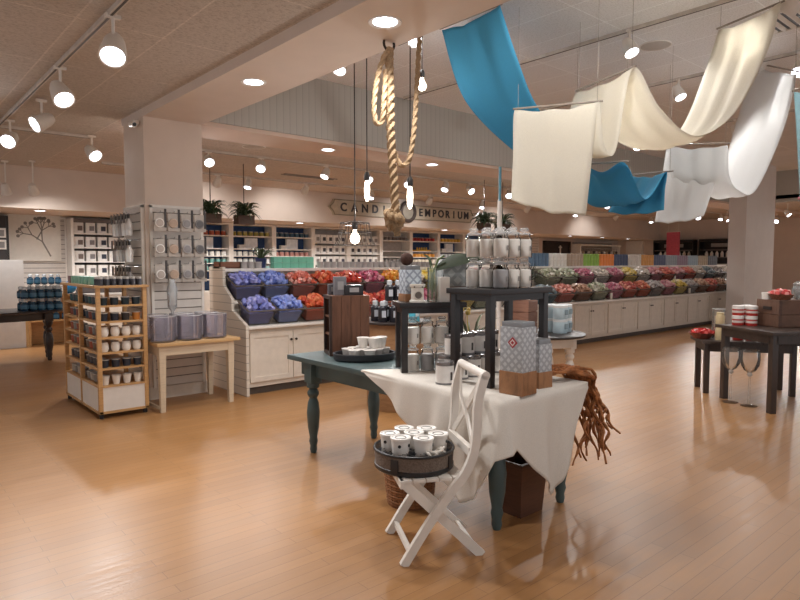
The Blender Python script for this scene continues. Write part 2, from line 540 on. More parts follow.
for k, (x, y) in enumerate([(4.3, 6.0), (4.3, 4.73), (4.3, 2.6), (6.25, 5.3), (6.25, 3.48), (6.25, 1.95), (8.4, 5.6), (8.4, 3.95), (8.4, 2.53), (11.5, 6.2), (11.5, 4.4), (11.5, 2.6), (14.2, 5.0), (14.2, 3.0)]):
    lab = {0: 'spotlight half hidden by the beam beside the hanging cords', 1: 'spotlight on the raised ceiling just above the rope hook', 4: 'spotlight on the raised ceiling above the first cream swag', 5: 'spotlight at the top right corner over the cream swag',
           7: 'spotlight on the raised ceiling beyond the round ceiling speaker', 8: 'spotlight at right above the white swag'}.get(k, 'spotlight on the raised shop ceiling around the hanging cloths')
    track_head(x, y, 4.05, .2, (.35, .65, -.6) if k in (2, 5) else [(-.45, -.35, -.8), (-.15, -.45, -.85), (-.6, -.1, -.75)][k % 3], lab, None if k in (0, 1, 4, 5, 7, 8) else 'spotlights of the raised ceiling', watts=105 if k in (2, 5) else None)  # third head is out of view, turned and boosted to brighten the cream cloth
for k, x in enumerate((4.1, 5.0, 6.26, 7.2, 8.2, 9.25, 10.0, 11.3, 12.6, 14, 15.5, 17, 19, 21, 23)):
    track_head(x, 9.2, 3.30, .16, [(-.15, -.75, -.6), (-.5, -.15, -.85), (-.5, -.6, -.7)][(k * 2) % 3], 'spotlight on the back track just behind the cross beam', 'spotlights behind the cross beam', watts=65)
for k, x in enumerate((5.3, 5.95, 7.3, 9.1, 11.0, 13, 15, 17.5, 20, 22.5)):
    track_head(x, 11.5, 3.30, .16, [(.1, .75, -.6), (-.3, -.2, -.9)][k % 2], 'spotlight on the back track turned to the shelf wall', 'spotlights turned to the shelf wall', watts=55)
for k, (x, y) in enumerate([(20.5, 5.2), (21.3, 5.6), (22.1, 4.9), (22.4, 6.4), (23.2, 5.6), (23.8, 6.8), (20.8, 7.2), (24.4, 4.6), (21.8, 3.6), (19.8, 8.6), (21.5, 8.4), (23, 8.8), (24.4, 8.2), (20.4, 6.3), (23.6, 7.6), (25, 6.2)]):
    track_head(x, y, 3.30, .3, [(-.5, -.4, -.7), (-.1, -.6, -.7), (-.7, 0, -.6)][k % 3], 'far spotlight in the cluster over the end of the shop', 'far spotlights', watts=70)
# left corner heads
track_head(1.9, 12.3, 3.30, .5, (.2, .4, -.8), 'bright spotlight in front of the boxed goods at left', watts=35)
track_head(2.25, 12.0, 3.30, .5, (.3, .6, -.7), 'second spotlight in front of the boxed goods beside the column', watts=35)
# ceiling fittings
sp = thing('ceiling_speaker', 'flat round white loudspeaker grille in the raised ceiling', 'loudspeaker', (6.95, 3.55, 4.05))
MB().lathe([(0, -.012), (.15, -.012), (.165, -.006), (.17, 0), (0, 0)], 28).build('grille', flat('#c4bab0', .8, bump=.4, scale=200), sp)
MB().ring(.168, .008, (0, 0, -.004), 28).build('rim', WHITE, sp)
sp2 = dup(sp, (4.5, 8.5, 3.30), 0, 'flat round loudspeaker grille in the low back ceiling')
vt = thing('air_vent', 'square slatted air vent at the top right of the raised ceiling', 'air vent', (7.25, 2.28, 4.05))
fm = MB()
for a in (-.3, .28): fm.box(a, a + .02, -.3, .3, -.015, 0).box(-.3, .3, a, a + .02, -.015, 0)
fm.build('frame', WHITE, vt)
MB().box(-.28, .28, -.28, .28, -.002, 0).build('duct', BLACK, vt)
for k in range(6):
    MB().bar((-.28, -.23 + k * .09, -.012), (.28, -.23 + k * .09, -.012), .045, .004, (0, .5, 1)).build('slat', WHITE, vt)
vb = thing('air_vent', 'dark slot air vent in the back ceiling before the sign', 'air vent', (6.9, 10.7, 3.30))
MB().box(-.6, .6, -.06, .06, -.012, 0).box(-.62, .62, -.075, -.06, -.02, 0).box(-.62, .62, .06, .075, -.02, 0).build('frame', flat('#8d817a', .6), vb)
MB().box(-.58, .58, -.03, .03, -.016, -.01).build('slot', BLACK, vb)
cm = thing('security_camera', 'small white wall camera at the top of the column', 'camera', (2.38, 7.35, 3.12))
MB().box(.0, .07, -.03, .03, .02, .06).build('bracket', WHITE, cm)
MB().tube([(0, -.08, .0), (0, .03, .02)], .035, 12).build('housing', WHITE, cm)
MB().tube([(0, -.085, -.001), (0, -.08, 0)], .022, 10).build('lens', BLACK, cm)

# ------------------------------------------------------------------ counters of basket displays
def m_slatline(hexc='#d9cfc2', scale=3.2):
    m, nt, b, out = nodes('slatted_paint')
    c = srgb(hexc)
    wv = N(nt, 'ShaderNodeTexWave', wave_type='BANDS', bands_direction='Z', wave_profile='SAW')
    wv.inputs['Scale'].default_value = scale
    nt.links.new(coords(nt), wv.inputs['Vector'])
    nt.links.new(ramp(nt, wv.outputs[0], [(.0, shade(c, .5)), (.06, shade(c, .5)), (.09, c), (1, c)]), b.inputs['Base Color'])
    b.inputs['Roughness'].default_value = .5
    return m
SLATLINE = m_slatline()
KNOB = flat('#4a423c', .35, .8)
def cabinet(x0, w, label, group, ndoor=2):
    t = thing('display_cabinet', label, 'cabinet', (x0, 6.65, 0), group=group)
    MB().box(0.002, w - .002, .02, .85, .09, .788).box(0.002, w - .002, .06, .85, 0.002, .09).build('body', CREAM, t)
    MB().box(0.002, w - .002, .045, .06, 0.002, .085).build('toe_kick', flat('#4c423b', .6), t)
    dw = (w - .06) / ndoor
    for k in range(ndoor):
        a = .03 + k * dw + .006
        b = a + dw - .012
        d = MB()
        d.box(a, b, .006, .02, .15, .74)
        for q in ((a, a + .06, .15, .74), (b - .06, b, .15, .74), (a, b, .15, .21), (a, b, .68, .74)):
            d.box(q[0], q[1], -.004, .006, q[2], q[3])
        do = d.build('door', CREAM, t)
        kx = b - .03 if k % 2 == 0 else a + .03
        MB().lathe([(0, 0), (.008, 0), (.008, .012), (.016, .02), (.012, .03), (0, .032)], 10, M=Matrix.Translation((kx, -.004, .63)) @ Matrix.Rotation(PI / 2, 4, 'X')).build('knob', KNOB, do)
    return t
ords = 'first second third fourth fifth sixth seventh eighth ninth tenth eleventh twelfth thirteenth fourteenth fifteenth sixteenth'.split()
c0 = cabinet(3.40, 1.24, 'cream two-door cabinet under the blue baskets beside the column', 'cabinets of the near counter')
for k in range(1, 4):
    dup(c0, (3.40 + 1.24 * k, 6.65, 0), 0, 'cream two-door cabinet %s along the near basket counter' % ords[k])
c1 = cabinet(8.94, 1.19, 'cream two-door cabinet %s along the long far counter' % ords[0], 'cabinets of the far counter')
for k in range(1, 8):
    dup(c1, (8.94 + 1.19 * k, 6.65, 0), 0, 'cream two-door cabinet %s along the long far counter' % ords[k])
for x0, x1, nm in ((3.36, 8.40, 'near'), (8.90, 18.50, 'far')):
    w = MB().box(x0 + .04, x1 - .04, 6.60, 7.54, .79, .82, .006).build('worktop', WHITE)
    tag(w, 'white ledge along the top of the %s counter cabinets under the lower baskets' % nm, 'worktop')
    t = thing('tiered_shelf', 'cream stepped shelf on the %s counter carrying two rows of baskets' % nm, 'display shelf', (0, 0, 0))
    MB().prism([(7.02, .821), (7.02, 1.07), (7.02, 1.11), (7.30, 1.11), (7.30, 1.46), (7.54, 1.46), (7.54, .821)], 'x', x0 + .04, x1 - .04).build('riser', CREAM, t)
    MB().box(x0 + .04, x1 - .04, 6.97, 7.02, 1.07, 1.11).build('lower_lip', WHITE, t)
    MB().box(x0 + .04, x1 - .04, 7.20, 7.56, 1.46, 1.50, .005).build('top_ledge', WHITE, t)
    for xp in ((11.3975, 14.9075) if nm == 'far' else (5.8,)):
        MB().box(xp - .02, xp + .02, 6.605, 6.64, .821, .96, .004).build('lip_post', WHITE, t)
        MB().box(xp - .02, xp + .02, 6.972, 7.0, 1.111, 1.25, .004).build('lip_post', WHITE, t)
    for xa in (x0, x1 - .04):
        MB().prism([(6.60, 0), (6.60, .84), (6.96, 1.0), (6.96, 1.13), (7.19, 1.3), (7.19, 1.52), (7.58, 1.52), (7.58, 0)], 'x', xa, xa + .036).build('side_panel', SLATLINE, t)
struct('trim_5', MB().box(8.40, 8.90, 7.3, 7.36, 0, 1.0), CREAM)

# baskets
BASKET_MAT = m_wicker('#6a6058', 70, 70, .88)
TILT = .40
TC, TS = math.cos(TILT), math.sin(TILT)
def basket_proto(w, nm):
    t = thing('display_basket', 'x', 'basket')
    m = MB()
    a, b = w / 2, w / 2 - .05
    h, dy, dy2 = .20, .15, .115
    th = .006
    def wall(p, q, r, s):
        vs = [m.bm.verts.new(v) for v in (p, q, r, s)]
        m.bm.faces.new(vs)
    bot = [(-b, -dy2, 0), (b, -dy2, 0), (b, dy2, 0), (-b, dy2, 0)]
    top = [(-a, -dy, h), (a, -dy, h), (a, dy, h), (-a, dy, h)]
    for i in range(4):
        j = (i + 1) % 4
        wall(bot[i], bot[j], top[j], top[i])
    wall(*bot[::-1])
    o = m.build('basket_wall', BASKET_MAT, t)
    so = o.modifiers.new('thick', 'SOLIDIFY'); so.thickness = .006; so.offset = 0
    r = MB()
    for i in range(4):
        r.tube([top[i], top[(i + 1) % 4]], .009, 8)
    r.build('rim', flat('#5a5048', .5), t)
    li = MB()
    e = .012
    vb = [(-b + e, -dy2 + e, .006), (b - e, -dy2 + e, .006), (b - e, dy2 - e, .006), (-b + e, dy2 - e, .006)]
    f = .78
    vt_ = [tuple(vb[i][k] + (top[i][k] * .93 - vb[i][k]) * f if k < 2 else .006 + (h - .006) * f for k in range(3)) for i in range(4)]
    vv = [li.bm.verts.new(p) for p in vb + vt_]
    for q in ((3, 2, 1, 0), (4, 5, 6, 7), (0, 1, 5, 4), (1, 2, 6, 5), (2, 3, 7, 6), (3, 0, 4, 7)): li.bm.faces.new([vv[i] for i in q])
    li.build('liner', flat('#888888', .7), t)  # added solid block in place of the candles seen through the wire walls
    return Kind(t)
PAL = {'lavender': ['#8f93cf', '#7f86c6', '#a9a9d8', '#6f78bd'], 'blue': ['#7589cf', '#8ea1dd', '#5f74bd', '#9aa6e0'],
       'salmon': ['#e08a7c', '#d9796d', '#efb0a2', '#d96a52'], 'orange': ['#e0744a', '#d35c38', '#ea9269', '#c94a33'],
       'red': ['#c8463c', '#d9644f', '#b93a3a', '#e28a70'], 'magenta': ['#c25a78', '#cf7a92', '#b2456a', '#e0a4b0'],
       'amber': ['#e3a23e', '#d9872e', '#edbd62', '#cf7426'], 'yellow': ['#e8cf5c', '#f0dd84', '#e0bf3c', '#f2e8b4'],
       'white': ['#e9e2d6', '#f0ebe2', '#d9cfc0', '#e6dccb'], 'teal': ['#7e9aa6', '#6f8f9e', '#98b0b8', '#8fa4b4'],
       'green': ['#a3ad8a', '#c4c9ac', '#8a9872', '#d6d6c2'], 'grey': ['#b9b4b2', '#a39c9c', '#cfc9c6', '#8d8586'],
       'pink': ['#d893a0', '#c97888', '#e5b3ba', '#d58a86'], 'brown': ['#b07a5c', '#9c6a50', '#c79678', '#d8b090']}
def dark(hexc, f):
    return '#' + ''.join('%02x' % int(int(hexc[i:i + 2], 16) * f) for i in (1, 3, 5))
near_b, far_b = basket_proto(.375, 'near'), basket_proto(.53, 'far')
CUT = {}
vm = MB().lathe([(0, 0), (.024, 0), (.030, .046), (.026, .049), (.023, .044), (0, .044)], 10)
votive = vm.build('votive_candle', flat('#8f93cf', .4))
votive['label'] = 'x'; votive['category'] = 'candle'
VK = Kind(votive)
stuff_pts = []
def heap(cx, cy, z, w, colour, individual, label, group):
    nx, ny = (8, 5) if w < .45 else (9, 4)
    rnd = random.Random(int(cx * 100 + z * 1000))
    for i in range(nx):
        for j in range(ny):
            u, v = (i + .5) / nx - .5, (j + .5) / ny - .5
            if abs(u) > .44 and abs(v) > .38: continue
            x = cx + u * (w - .05) + rnd.uniform(-.012, .012)
            y = cy + v * .25 + rnd.uniform(-.012, .012)
            zz = .165 + .10 * (1 - 3.0 * u * u) * (1 - 2.6 * v * v) + rnd.uniform(-.012, .014)
            yy = y - cy
            y, zz = cy + yy * TC - zz * TS, z + yy * TS + zz * TC
            rot = (rnd.uniform(-.9, .9), rnd.uniform(-.9, .9), rnd.uniform(0, 6))
            c = rnd.choice(PAL[colour])
            if individual:
                o = VK.put((x, y, zz), label, group)
                o.rotation_euler = rot
                paint(o, flat(c, .4))
            else:
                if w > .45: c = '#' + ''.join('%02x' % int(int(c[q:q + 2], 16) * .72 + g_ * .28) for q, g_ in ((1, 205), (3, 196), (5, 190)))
                stuff_pts.append((x, y, zz, rot, c))
up_l = ['lavender', 'blue', 'salmon', 'orange', 'red', 'magenta', 'amber', 'white', 'yellow', 'yellow', 'white', 'pink']
lo_l = ['lavender', 'blue', 'orange', 'red', 'salmon', 'red', 'amber', 'magenta', 'grey', 'yellow', 'green', 'white']
for tier, cols in (('upper', up_l), ('lower', lo_l)):
    for k, c in enumerate(cols):
        x = 3.60 + .40 * k
        y, z = (7.16, 1.162) if tier == 'upper' else (6.84, .872)
        near_b.put((x, y, z), 'dark wire basket of %s candles, %s of the %s row on the near counter' % (c, ords[k], tier), 'baskets of the near counter', mats={'liner': flat(PAL[c][1], .7)}).rotation_euler[0] = TILT
        ind = k < 4
        heap(x, y, z, .375, c, ind, 'small %s candle heaped in the %s basket of the near %s row' % (c, ords[k], tier), '%s candles in the %s %s basket' % (c, ords[k], tier))
up_r = ['pink', 'green', 'green', 'magenta', 'white', 'magenta', 'yellow', 'white', 'pink', 'red', 'pink', 'red', 'white', 'teal', 'grey', 'white']
lo_r = ['teal', 'salmon', 'brown', 'green', 'magenta', 'red', 'orange', 'grey', 'pink', 'yellow', 'grey', 'brown', 'red', 'brown', 'grey', 'brown']
for tier, cols in (('upper', up_r), ('lower', lo_r)):
    for k, c in enumerate(cols):
        x = 9.35 + .585 * k
        if tier == 'upper' and k == 0: continue
        y, z = (7.16, 1.162) if tier == 'upper' else (6.84, .872)
        far_b.put((x, y, z), 'basket of %s candles, %s of the %s row on the long far counter' % (c, ords[k], tier), 'baskets of the far counter', mats={'liner': flat(PAL[c][1], .7)}).rotation_euler[0] = TILT
        heap(x, y, z, .53, c, False, '', '')
me = bpy.data.meshes.new('votive_candles')
bm = bmesh.new()
tint = bm.loops.layers.float_color.new('tint')
from mathutils import Euler
for x, y, z, rot, c in stuff_pts:
    T = Matrix.Translation((x, y, z)) @ Euler(rot).to_matrix().to_4x4()
    col = srgb(c)
    a = [bm.verts.new(T @ Vector((.024 * math.cos(k * PI / 4), .024 * math.sin(k * PI / 4), 0))) for k in range(8)]
    b = [bm.verts.new(T @ Vector((.031 * math.cos(k * PI / 4), .031 * math.sin(k * PI / 4), .048))) for k in range(8)]
    fs = [bm.faces.new((a[k], a[(k + 1) % 8], b[(k + 1) % 8], b[k])) for k in range(8)] + [bm.faces.new(b), bm.faces.new(a[::-1])]
    for f in fs:
        for l in f.loops: l[tint] = col
bm.to_mesh(me); bm.free()
me.materials.append(m_vcol())
o = bpy.data.objects.new('votive_candle_heaps', me); COL.objects.link(o)
tag(o, 'mixed small coloured candles filling the more distant baskets', 'candles', kind='stuff')

# goods along the top ledges
tin = MB().lathe([(0, 0), (.045, 0), (.045, .07), (.047, .07), (.047, .085), (0, .085)], 14).build('candle_tin', flat('#a9a3a0', .4))
tin['category'] = 'tin'
TK = Kind(tin)
for k in range(3):
    for j in range(2):
        TK.put((3.69 + k * .10, 7.28 + j * .11, 1.5), 'small grey tin in the row on the near top ledge, before the blue pot', 'grey tins before the blue pot')
for k in range(20):
    TK.put((4.86 + k * .11, 7.29, 1.5), 'small grey tin in the row on the near top ledge, beyond the mint boxes', 'grey tins beyond the mint boxes')
bx = MB().box(-.06, .06, -.05, .05, 0, .075, .004).build('gift_box', flat('#79c9ae', .5)); bx['category'] = 'box'
BK = Kind(bx)
for k in range(5):
    for j in range(2):
        BK.put((4.17 + k * .124, 7.30, 1.5 + j * .0755), 'mint green box in the two-high stack on the near top ledge', 'mint boxes on the near ledge')
cr = thing('wooden_crate', 'small reddish wooden crate at the column end of the top ledge', 'crate', (3.50, 7.36, 1.5))
MB().box(-.14, .14, -.09, .09, .0, .012).box(-.14, .14, -.09, -.078, .0, .085).box(-.14, .14, .078, .09, 0, .085).box(-.14, -.128, -.09, .09, 0, .085).box(.128, .14, -.09, .09, 0, .085).build('crate_box', wood('#7b4f3a', .6), cr)
def tuft(parent, n, r, h, w, mat, seed, z=0, droop=.25, name='foliage', lift=.35):
    rnd = random.Random(seed)
    m = MB()
    for k in range(n):
        a = rnd.uniform(0, 2 * PI); rr = r * rnd.uniform(.5, 1)
        hh = h * rnd.uniform(lift, 1)
        m.leaf((.01 * math.cos(a), .01 * math.sin(a), z), (rr * math.cos(a), rr * math.sin(a), z + hh), w * rnd.uniform(.7, 1.2), droop, 4)
    return m.build(name, mat, parent)
GREEN = flat('#4c5a3c', .45, var=.25, scale=6)
DKGREEN = flat('#2f3d2c', .45, var=.25, scale=6)
SAGE = flat('#5c6b52', .5, var=.25, scale=6)
pp = thing('potted_palm', 'small palm in a navy pot on the near top ledge', 'plant', (4.02, 7.44, 1.5))
MB().lathe([(0, 0), (.06, 0), (.08, .13), (.072, .13), (.06, .10), (0, .10)], 16).build('pot', flat('#28305c', .3), pp)
tuft(pp, 26, .24, .26, .03, GREEN, 3, .10, .3)
pp = thing('potted_agave', 'spiky green plant in a pot at the start of the far counter', 'plant', (9.36, 7.14, 1.112))
MB().lathe([(0, 0), (.07, 0), (.09, .12), (.08, .12), (.07, .09), (0, .09)], 16).build('pot', flat('#4a5058', .4), pp)
tuft(pp, 34, .26, .40, .035, DKGREEN, 5, .09, .05, lift=.3)
# coloured pillars in two layers along the far top ledge
pc = thing('pillar_candle', 'x', 'candle')
MB().lathe([(0, 0), (.052, 0), (.055, .004), (.055, .122), (.05, .126), (0, .122)], 14).build('wax', flat('#888888', .4), pc)
MB().cyl(.003, .122, .135, 6).build('wick', BLACK, pc)
PK = Kind(pc)
seg = [('slate blue', '#5c7791'), ('white', '#e8e4dc'), ('beige', '#b7a28c'), ('lime green', '#8fb84a'), ('orange', '#ea8a3a'), ('navy', '#454f6c'), ('cream', '#d9cfc4'), ('apricot', '#d69a52'), ('dusty navy', '#59607a'), ('grey', '#9aa0a6'), ('mauve', '#a08a98'), ('pale blue', '#a9bcc8'), ('sand', '#c4b29a'), ('dark grey', '#70747c')]
x = 9.70
for nm, hx in seg:
    for k in range(5):
        for j in range(2):
            PK.put((x, 7.33, 1.5 + j * .126), '%s pillar candle in the double row on the far top ledge' % nm, '%s pillars on the far ledge' % nm, mats={'wax': flat(hx, .4)})
        x += .117
    x += .02
# bowls under the caged lamp
bo = thing('wooden_bowl', 'x', 'bowl')
MB().lathe([(0, 0), (.05, 0), (.10, .05), (.11, .085), (.10, .085), (.085, .05), (.04, .012), (0, .012)], 18).build('bowl', wood('#5a463c', .5), bo)
BW = Kind(bo)
for k in range(5):
    BW.put((5.86 + k * .23, 7.45, 1.5), 'dark wooden bowl in the row on the ledge below the caged lamp', 'bowls below the caged lamp')

# ------------------------------------------------------------------ shelving along the back wall
NAVY = flat('#2c4a78', .6)
jar = thing('jar_candle', 'x', 'candle')
MB().lathe([(0, 0), (.055, 0), (.06, .006), (.06, .085), (.05, .10), (0, .10)], 12).build('wax', flat('#dddddd', .35), jar)
MB().lathe([(.045, .10), (.055, .10), (.055, .115), (0, .118), (0, .10)], 12).build('lid', flat('#b9b4ae', .3, .3), jar)
JK = Kind(jar)
gb = thing('picture_box', 'x', 'box')
MB().box(-.095, .095, -.08, .08, 0, .22, .003).build('carton', flat('#e4e0da', .5), gb)
MB().box(-.02, .075, -.083, -.079, .05, .15).build('picture', flat('#3b3a40', .5), gb)
GB = Kind(gb)
def wall_bay(x0, w, kind, label):
    t = thing('wall_shelf_unit', label, 'shelving', (x0, 14.78, 0), group='shelving bays of the back wall')
    MB().box(.0, w, -.42, 0, 0.002, .86).build('base', CREAM, t)
    for a in (0, w - .06): MB().box(a + .001, a + .059, -.42, 0, .86, 2.50).build('upright', WHITE, t)
    MB().box(.06, w - .06, -.02, 0, .86, 2.50).build('back_panel', NAVY if kind == 'blue' else flat('#b7aea8', .6), t)
    MB().box(0, w, -.43, 0, 2.50, 2.54).build('cornice', WHITE, t)
    zs = (.88, 1.16, 1.38, 1.56, 1.74, 1.92, 2.24) if kind != 'box' else (1.22, 1.52, 1.82, 2.12)
    for z in zs:
        MB().box(.06, w - .06, -.40, -.02, z - .025, z).build('shelf', WHITE, t)
    return zs
bays = [('blue', ['#b0563c', '#f0eee8', '#6fa59c', '#79a8a2'], 'in the bay half hidden by the white column'),
        ('blue', ['#a59a4c', '#f0efe9', '#dfe3e2', '#8fb9b6'], 'in the bay under the hanging plants'),
        ('blue', ['#3d5e72', '#c98f84', '#d99a8c', '#7f9ab8'], 'in the bay behind the mint boxes'),
        ('box', None, 'of white picture boxes behind the caged lamp'),
        ('box', None, 'of pale boxes below the shop sign'),
        ('open', ['#77706c', '#d8d2cb', '#8b8580', '#c9c2ba'], 'with plain grey back below the sign ring'),
        ('blue', ['#b03a34', '#e8a33c', '#f2e6d2', '#d9c9a8'], 'with red jars on its top shelf'),
        ('blue', ['#e0b64a', '#dfe6ea', '#c9d6dd', '#e5e0d8'], 'with yellow jars on its top shelf'),
        ('blue', ['#5873a0', '#e6e6e4', '#d7dadf', '#c3cfd8'], 'behind the hanging cloth')]
for i, (kind, cols, nm) in enumerate(bays):
    x0 = 5.75 + 1.2 * i
    zs = wall_bay(x0, 1.2, kind, 'white shelving bay on the back wall ' + nm)
    if kind == 'box':
        for z in zs:
            for k in range(5):
                GB.put((x0 + .175 + k * .212, 14.52, z), 'white picture box in the bay ' + nm, 'picture boxes ' + nm, mats={'picture': flat(['#3b3a40', '#77706c', '#4a4c5a', '#8d8681', '#35363c'][(k + i) % 5], .5)})
        continue
    for r, (z, c) in enumerate(zip((2.24, 1.74, 1.56, 1.38), cols)):
        if kind == 'open' and r in (1, 3): continue
        n = 7
        for k in range(n):
            JK.put((x0 + .14 + k * (.92 / (n - 1)), 14.50, z), 'jar candle on the %s shelf %s' % (['top', 'middle', 'second', 'lower'][r], nm), 'jars on the %s shelf %s' % (['top', 'middle', 'second', 'lower'][r], nm), mats={'wax': flat(c, .35)})
    if kind == 'blue':
        d = thing('display_card', 'white display box in the blue recess ' + nm, 'box', (x0 + .62, 14.55, 1.92))
        if i == 6:
            MB().box(-.3, .3, -.1, .1, 0, .05).build('tray', flat('#d9a53a', .5), d)
            for k in range(5): MB().lathe([(0, .05), (.03, .05), (.02, .12), (0, .14)], 8, (-.2 + k * .1, 0, 0)).build('ornament', flat('#e8c04a', .4), d)
        else:
            MB().box(-.16, .18, -.04, .04, 0, .27, .004).build('panel', flat('#e2e6ea', .5), d)
            MB().box(-.34, -.17, -.06, .06, 0, .10, .004).build('carton', flat('#eceae6', .5), d)

# shop sign
sg = thing('shop_sign', 'long cream signboard with dark lettering CANDLE EMPORIUM on the bulkhead', 'sign', (11.5, 12.88, 2.96))
L_, H_ = 2.55, .20
out_ = [(-L_ - .12, 0), (-L_, -.12), (-L_ + .02, -H_), (L_ - .02, -H_), (L_, -.12), (L_ + .12, 0), (L_, .12), (L_ - .02, H_), (-L_ + .02, H_), (-L_, .12)]
MB().prism(out_, 'y', -.03, .015).build('board', flat('#c9bda9', .6), sg)
fr = MB()
for a, b in zip(out_, out_[1:] + out_[:1]): fr.bar((a[0] * .99, -.035, a[1] * .93), (b[0] * .99, -.035, b[1] * .93), .02, .018, (0, 1, 0))
fr.build('border', flat('#8d8470', .5), sg)
dg = bpy.context.evaluated_depsgraph_get()
def lettering(txt, size, spacing, loc, mat, parent, rot=(PI / 2, 0, 0), name='lettering', ex=.006):
    cu = bpy.data.curves.new(name, 'FONT'); cu.body = txt; cu.size = size; cu.space_character = spacing
    cu.extrude = ex; cu.align_x = 'CENTER'; cu.align_y = 'CENTER'; cu.offset = .008
    tmp = bpy.data.objects.new('tmp', cu); COL.objects.link(tmp)
    bpy.context.view_layer.update()
    me = bpy.data.meshes.new_from_object(tmp.evaluated_get(bpy.context.evaluated_depsgraph_get()))
    bpy.data.objects.remove(tmp); bpy.data.curves.remove(cu)
    me.name = name; me.materials.clear(); me.materials.append(mat)
    o = bpy.data.objects.new(name, me); COL.objects.link(o)
    o.location = loc; o.rotation_euler = rot; o.parent = parent
    return o
INK = flat('#3a3a40', .5)
for word, x0, x1 in (('CANDLE', -2.22, -.52), ('EMPORIUM', .44, 2.30)):
    for k, chr_ in enumerate(word):
        lettering(chr_, .29, 1.0, (x0 + (x1 - x0) * k / (len(word) - 1), -.036, 0), INK, sg, name='letter')
MB().ring(.25, .05, (0, 0, 0), 28, 8, M=Matrix.Translation((-.06, -.06, 0)) @ Matrix.Rotation(PI / 2, 4, 'X')).build('wreath', flat('#4a3f3a', .7, bump=.5, scale=60), sg)
MB().cyl(.21, 0, .02, 24, M=Matrix.Translation((-.06, -.03, 0)) @ Matrix.Rotation(PI / 2, 4, 'X')).build('medallion', flat('#9d9487', .6), sg)

# hanging planters before the bulkhead
hp = thing('hanging_planter', 'x', 'plant')
MB().box(-.16, .16, -.09, .09, -.16, 0, .006).build('planter_box', wood('#4a352a', .6), hp)
MB().tube([(0, 0, 0), (0, 0, .9)], .008, 6).build('cord', flat('#54453b', .6), hp)
tuft(hp, 120, .36, .36, .035, flat('#3f4d34', .5, var=.3, scale=6), 8, -.02, .35, lift=.0)
HK = Kind(hp)
for x, y, z, lab in ((4.52, 10.1, 2.40, 'dark green plant in a box planter hanging beside the column'), (5.14, 10.1, 2.40, 'bushy plant in a box planter hanging second from the column'),
                     (9.95, 8.75, 2.40, 'dark plant hanging just left of the white pole'), (10.55, 8.75, 2.40, 'dark plant hanging just right of the white pole')):
    o = HK.put((x, y, z), lab, None, rz=RNG.uniform(-.3, .3))

# ------------------------------------------------------------------ far end of the shop
dr = struct('door_1', MB().box(20.3, 20.36, 14.68, 14.8, 0, 2.42).box(22.0, 22.06, 14.68, 14.8, 0, 2.42).box(20.3, 22.06, 14.68, 14.8, 2.36, 2.42).box(20.36, 22.0, 14.75, 14.8, 0, 2.36), flat('#2e2623', .5))
cs = thing('coat_hook', 'small white mark of a hook on the dark doorway', 'hook', (21.4, 14.74, 1.9))
MB().box(-.03, .03, -.02, .008, 0, .35).box(-.1, .1, -.02, .008, .25, .3).build('hook_plate', WHITE, cs)
orr = thing('ornament_rack', 'pale rack full of hanging silver ornaments on the far back wall', 'display rack', (23.8, 14.75, 0))
MB().box(-1.5, 1.5, -.03, .02, .6, 2.4).build('back_board', flat('#9a8f86', .6), orr)
MB().box(-1.56, 1.56, -.45, .02, 2.26, 2.32).build('canopy_board', flat('#e8e2d6', .5), orr)
for a in (-1.55, 1.5): MB().box(a, a + .05, -.4, .02, 0, 2.26).build('upright', WHITE, orr)
rails = [MB().tube([(-1.5, -.3, z), (1.5, -.3, z)], .012, 8).build('rail', CHROME, orr) for z in (2.15, 1.85)]
om = thing('hanging_ornament', 'x', 'ornament')
MB().ball(.05, (0, 0, -.16), 10, sz=1.5).build('bauble', flat('#d8d6d2', .25, .6), om)
MB().tube([(0, 0, -.09), (0, 0, 0)], .004, 5).build('thread', BLACK, om)
OK_ = Kind(om)
for r, z in enumerate((2.14, 1.84)):
    for k in range(15):
        OK_.put((22.42 + k * .2, 14.45, z), 'silver ornament hanging on the %s rail of the far pale rack' % ('upper', 'lower')[r], 'silver ornaments on the %s rail' % ('upper', 'lower')[r], mats={'bauble': flat(['#d8d6d2', '#5a5654', '#b9a890'][(k * 2 + r) % 3], .3, .4)})
struct('door_2', MB().box(25.93, 26, 13.6, 14.4, 0, 2.5).box(25.90, 25.93, 13.66, 14.34, .1, 2.4), WHITE)
for k, (yc, lab) in enumerate(((12.1, 'black shelf unit behind the pink banner on the end wall'), (10.2, 'black shelf unit next to the grey pier on the end wall'))):
    t = thing('black_shelf_unit', lab, 'shelving', (25.96, yc, 0))
    MB().box(-.04, 0, -.8, .8, 0, 2.45).build('back_panel', BLACK, t)
    MB().box(-.4, 0, -.84, -.8, 0, 2.45).box(-.4, 0, .8, .84, 0, 2.45).box(-.4, 0, -.84, .84, 2.40, 2.50).build('frame', BLACK, t)
    for z in (1.5, 1.75, 2.05): MB().box(-.38, -.04, -.8, .8, z, z + .03).build('shelf', flat('#6d6764', .5), t)
    MB().box(-.42, -.405, -.45, .35, 2.18, 2.32).build('name_strip', flat('#8d8b8a', .5), t)
    for q in range(7):
        b = thing('white_bottle', 'white bottle on the shelf of the black unit ' + ('behind the pink banner', 'next to the pier')[k], 'bottle', (25.75, yc - .6 + q * .2, 1.78), group='bottles on the black unit ' + str(('by the banner', 'by the pier')[k]))
        MB().lathe([(0, 0), (.06, 0), (.06, .16), (.03, .2), (.03, .24), (0, .24)], 10).build('bottle_body', flat('#efe9e2', .4), b)
pb = thing('hanging_banner', 'tall pink banner hanging before the black shelves at the far end', 'banner', (23.9, 11.3, 1.75))
MB().box(-.01, .01, -.26, .26, 0, 1.0).build('banner_sheet', flat('#c25468', .6), pb)
MB().tube([(0, -.28, 1.0), (0, .28, 1.0)], .014, 8).build('rod', WHITE, pb)
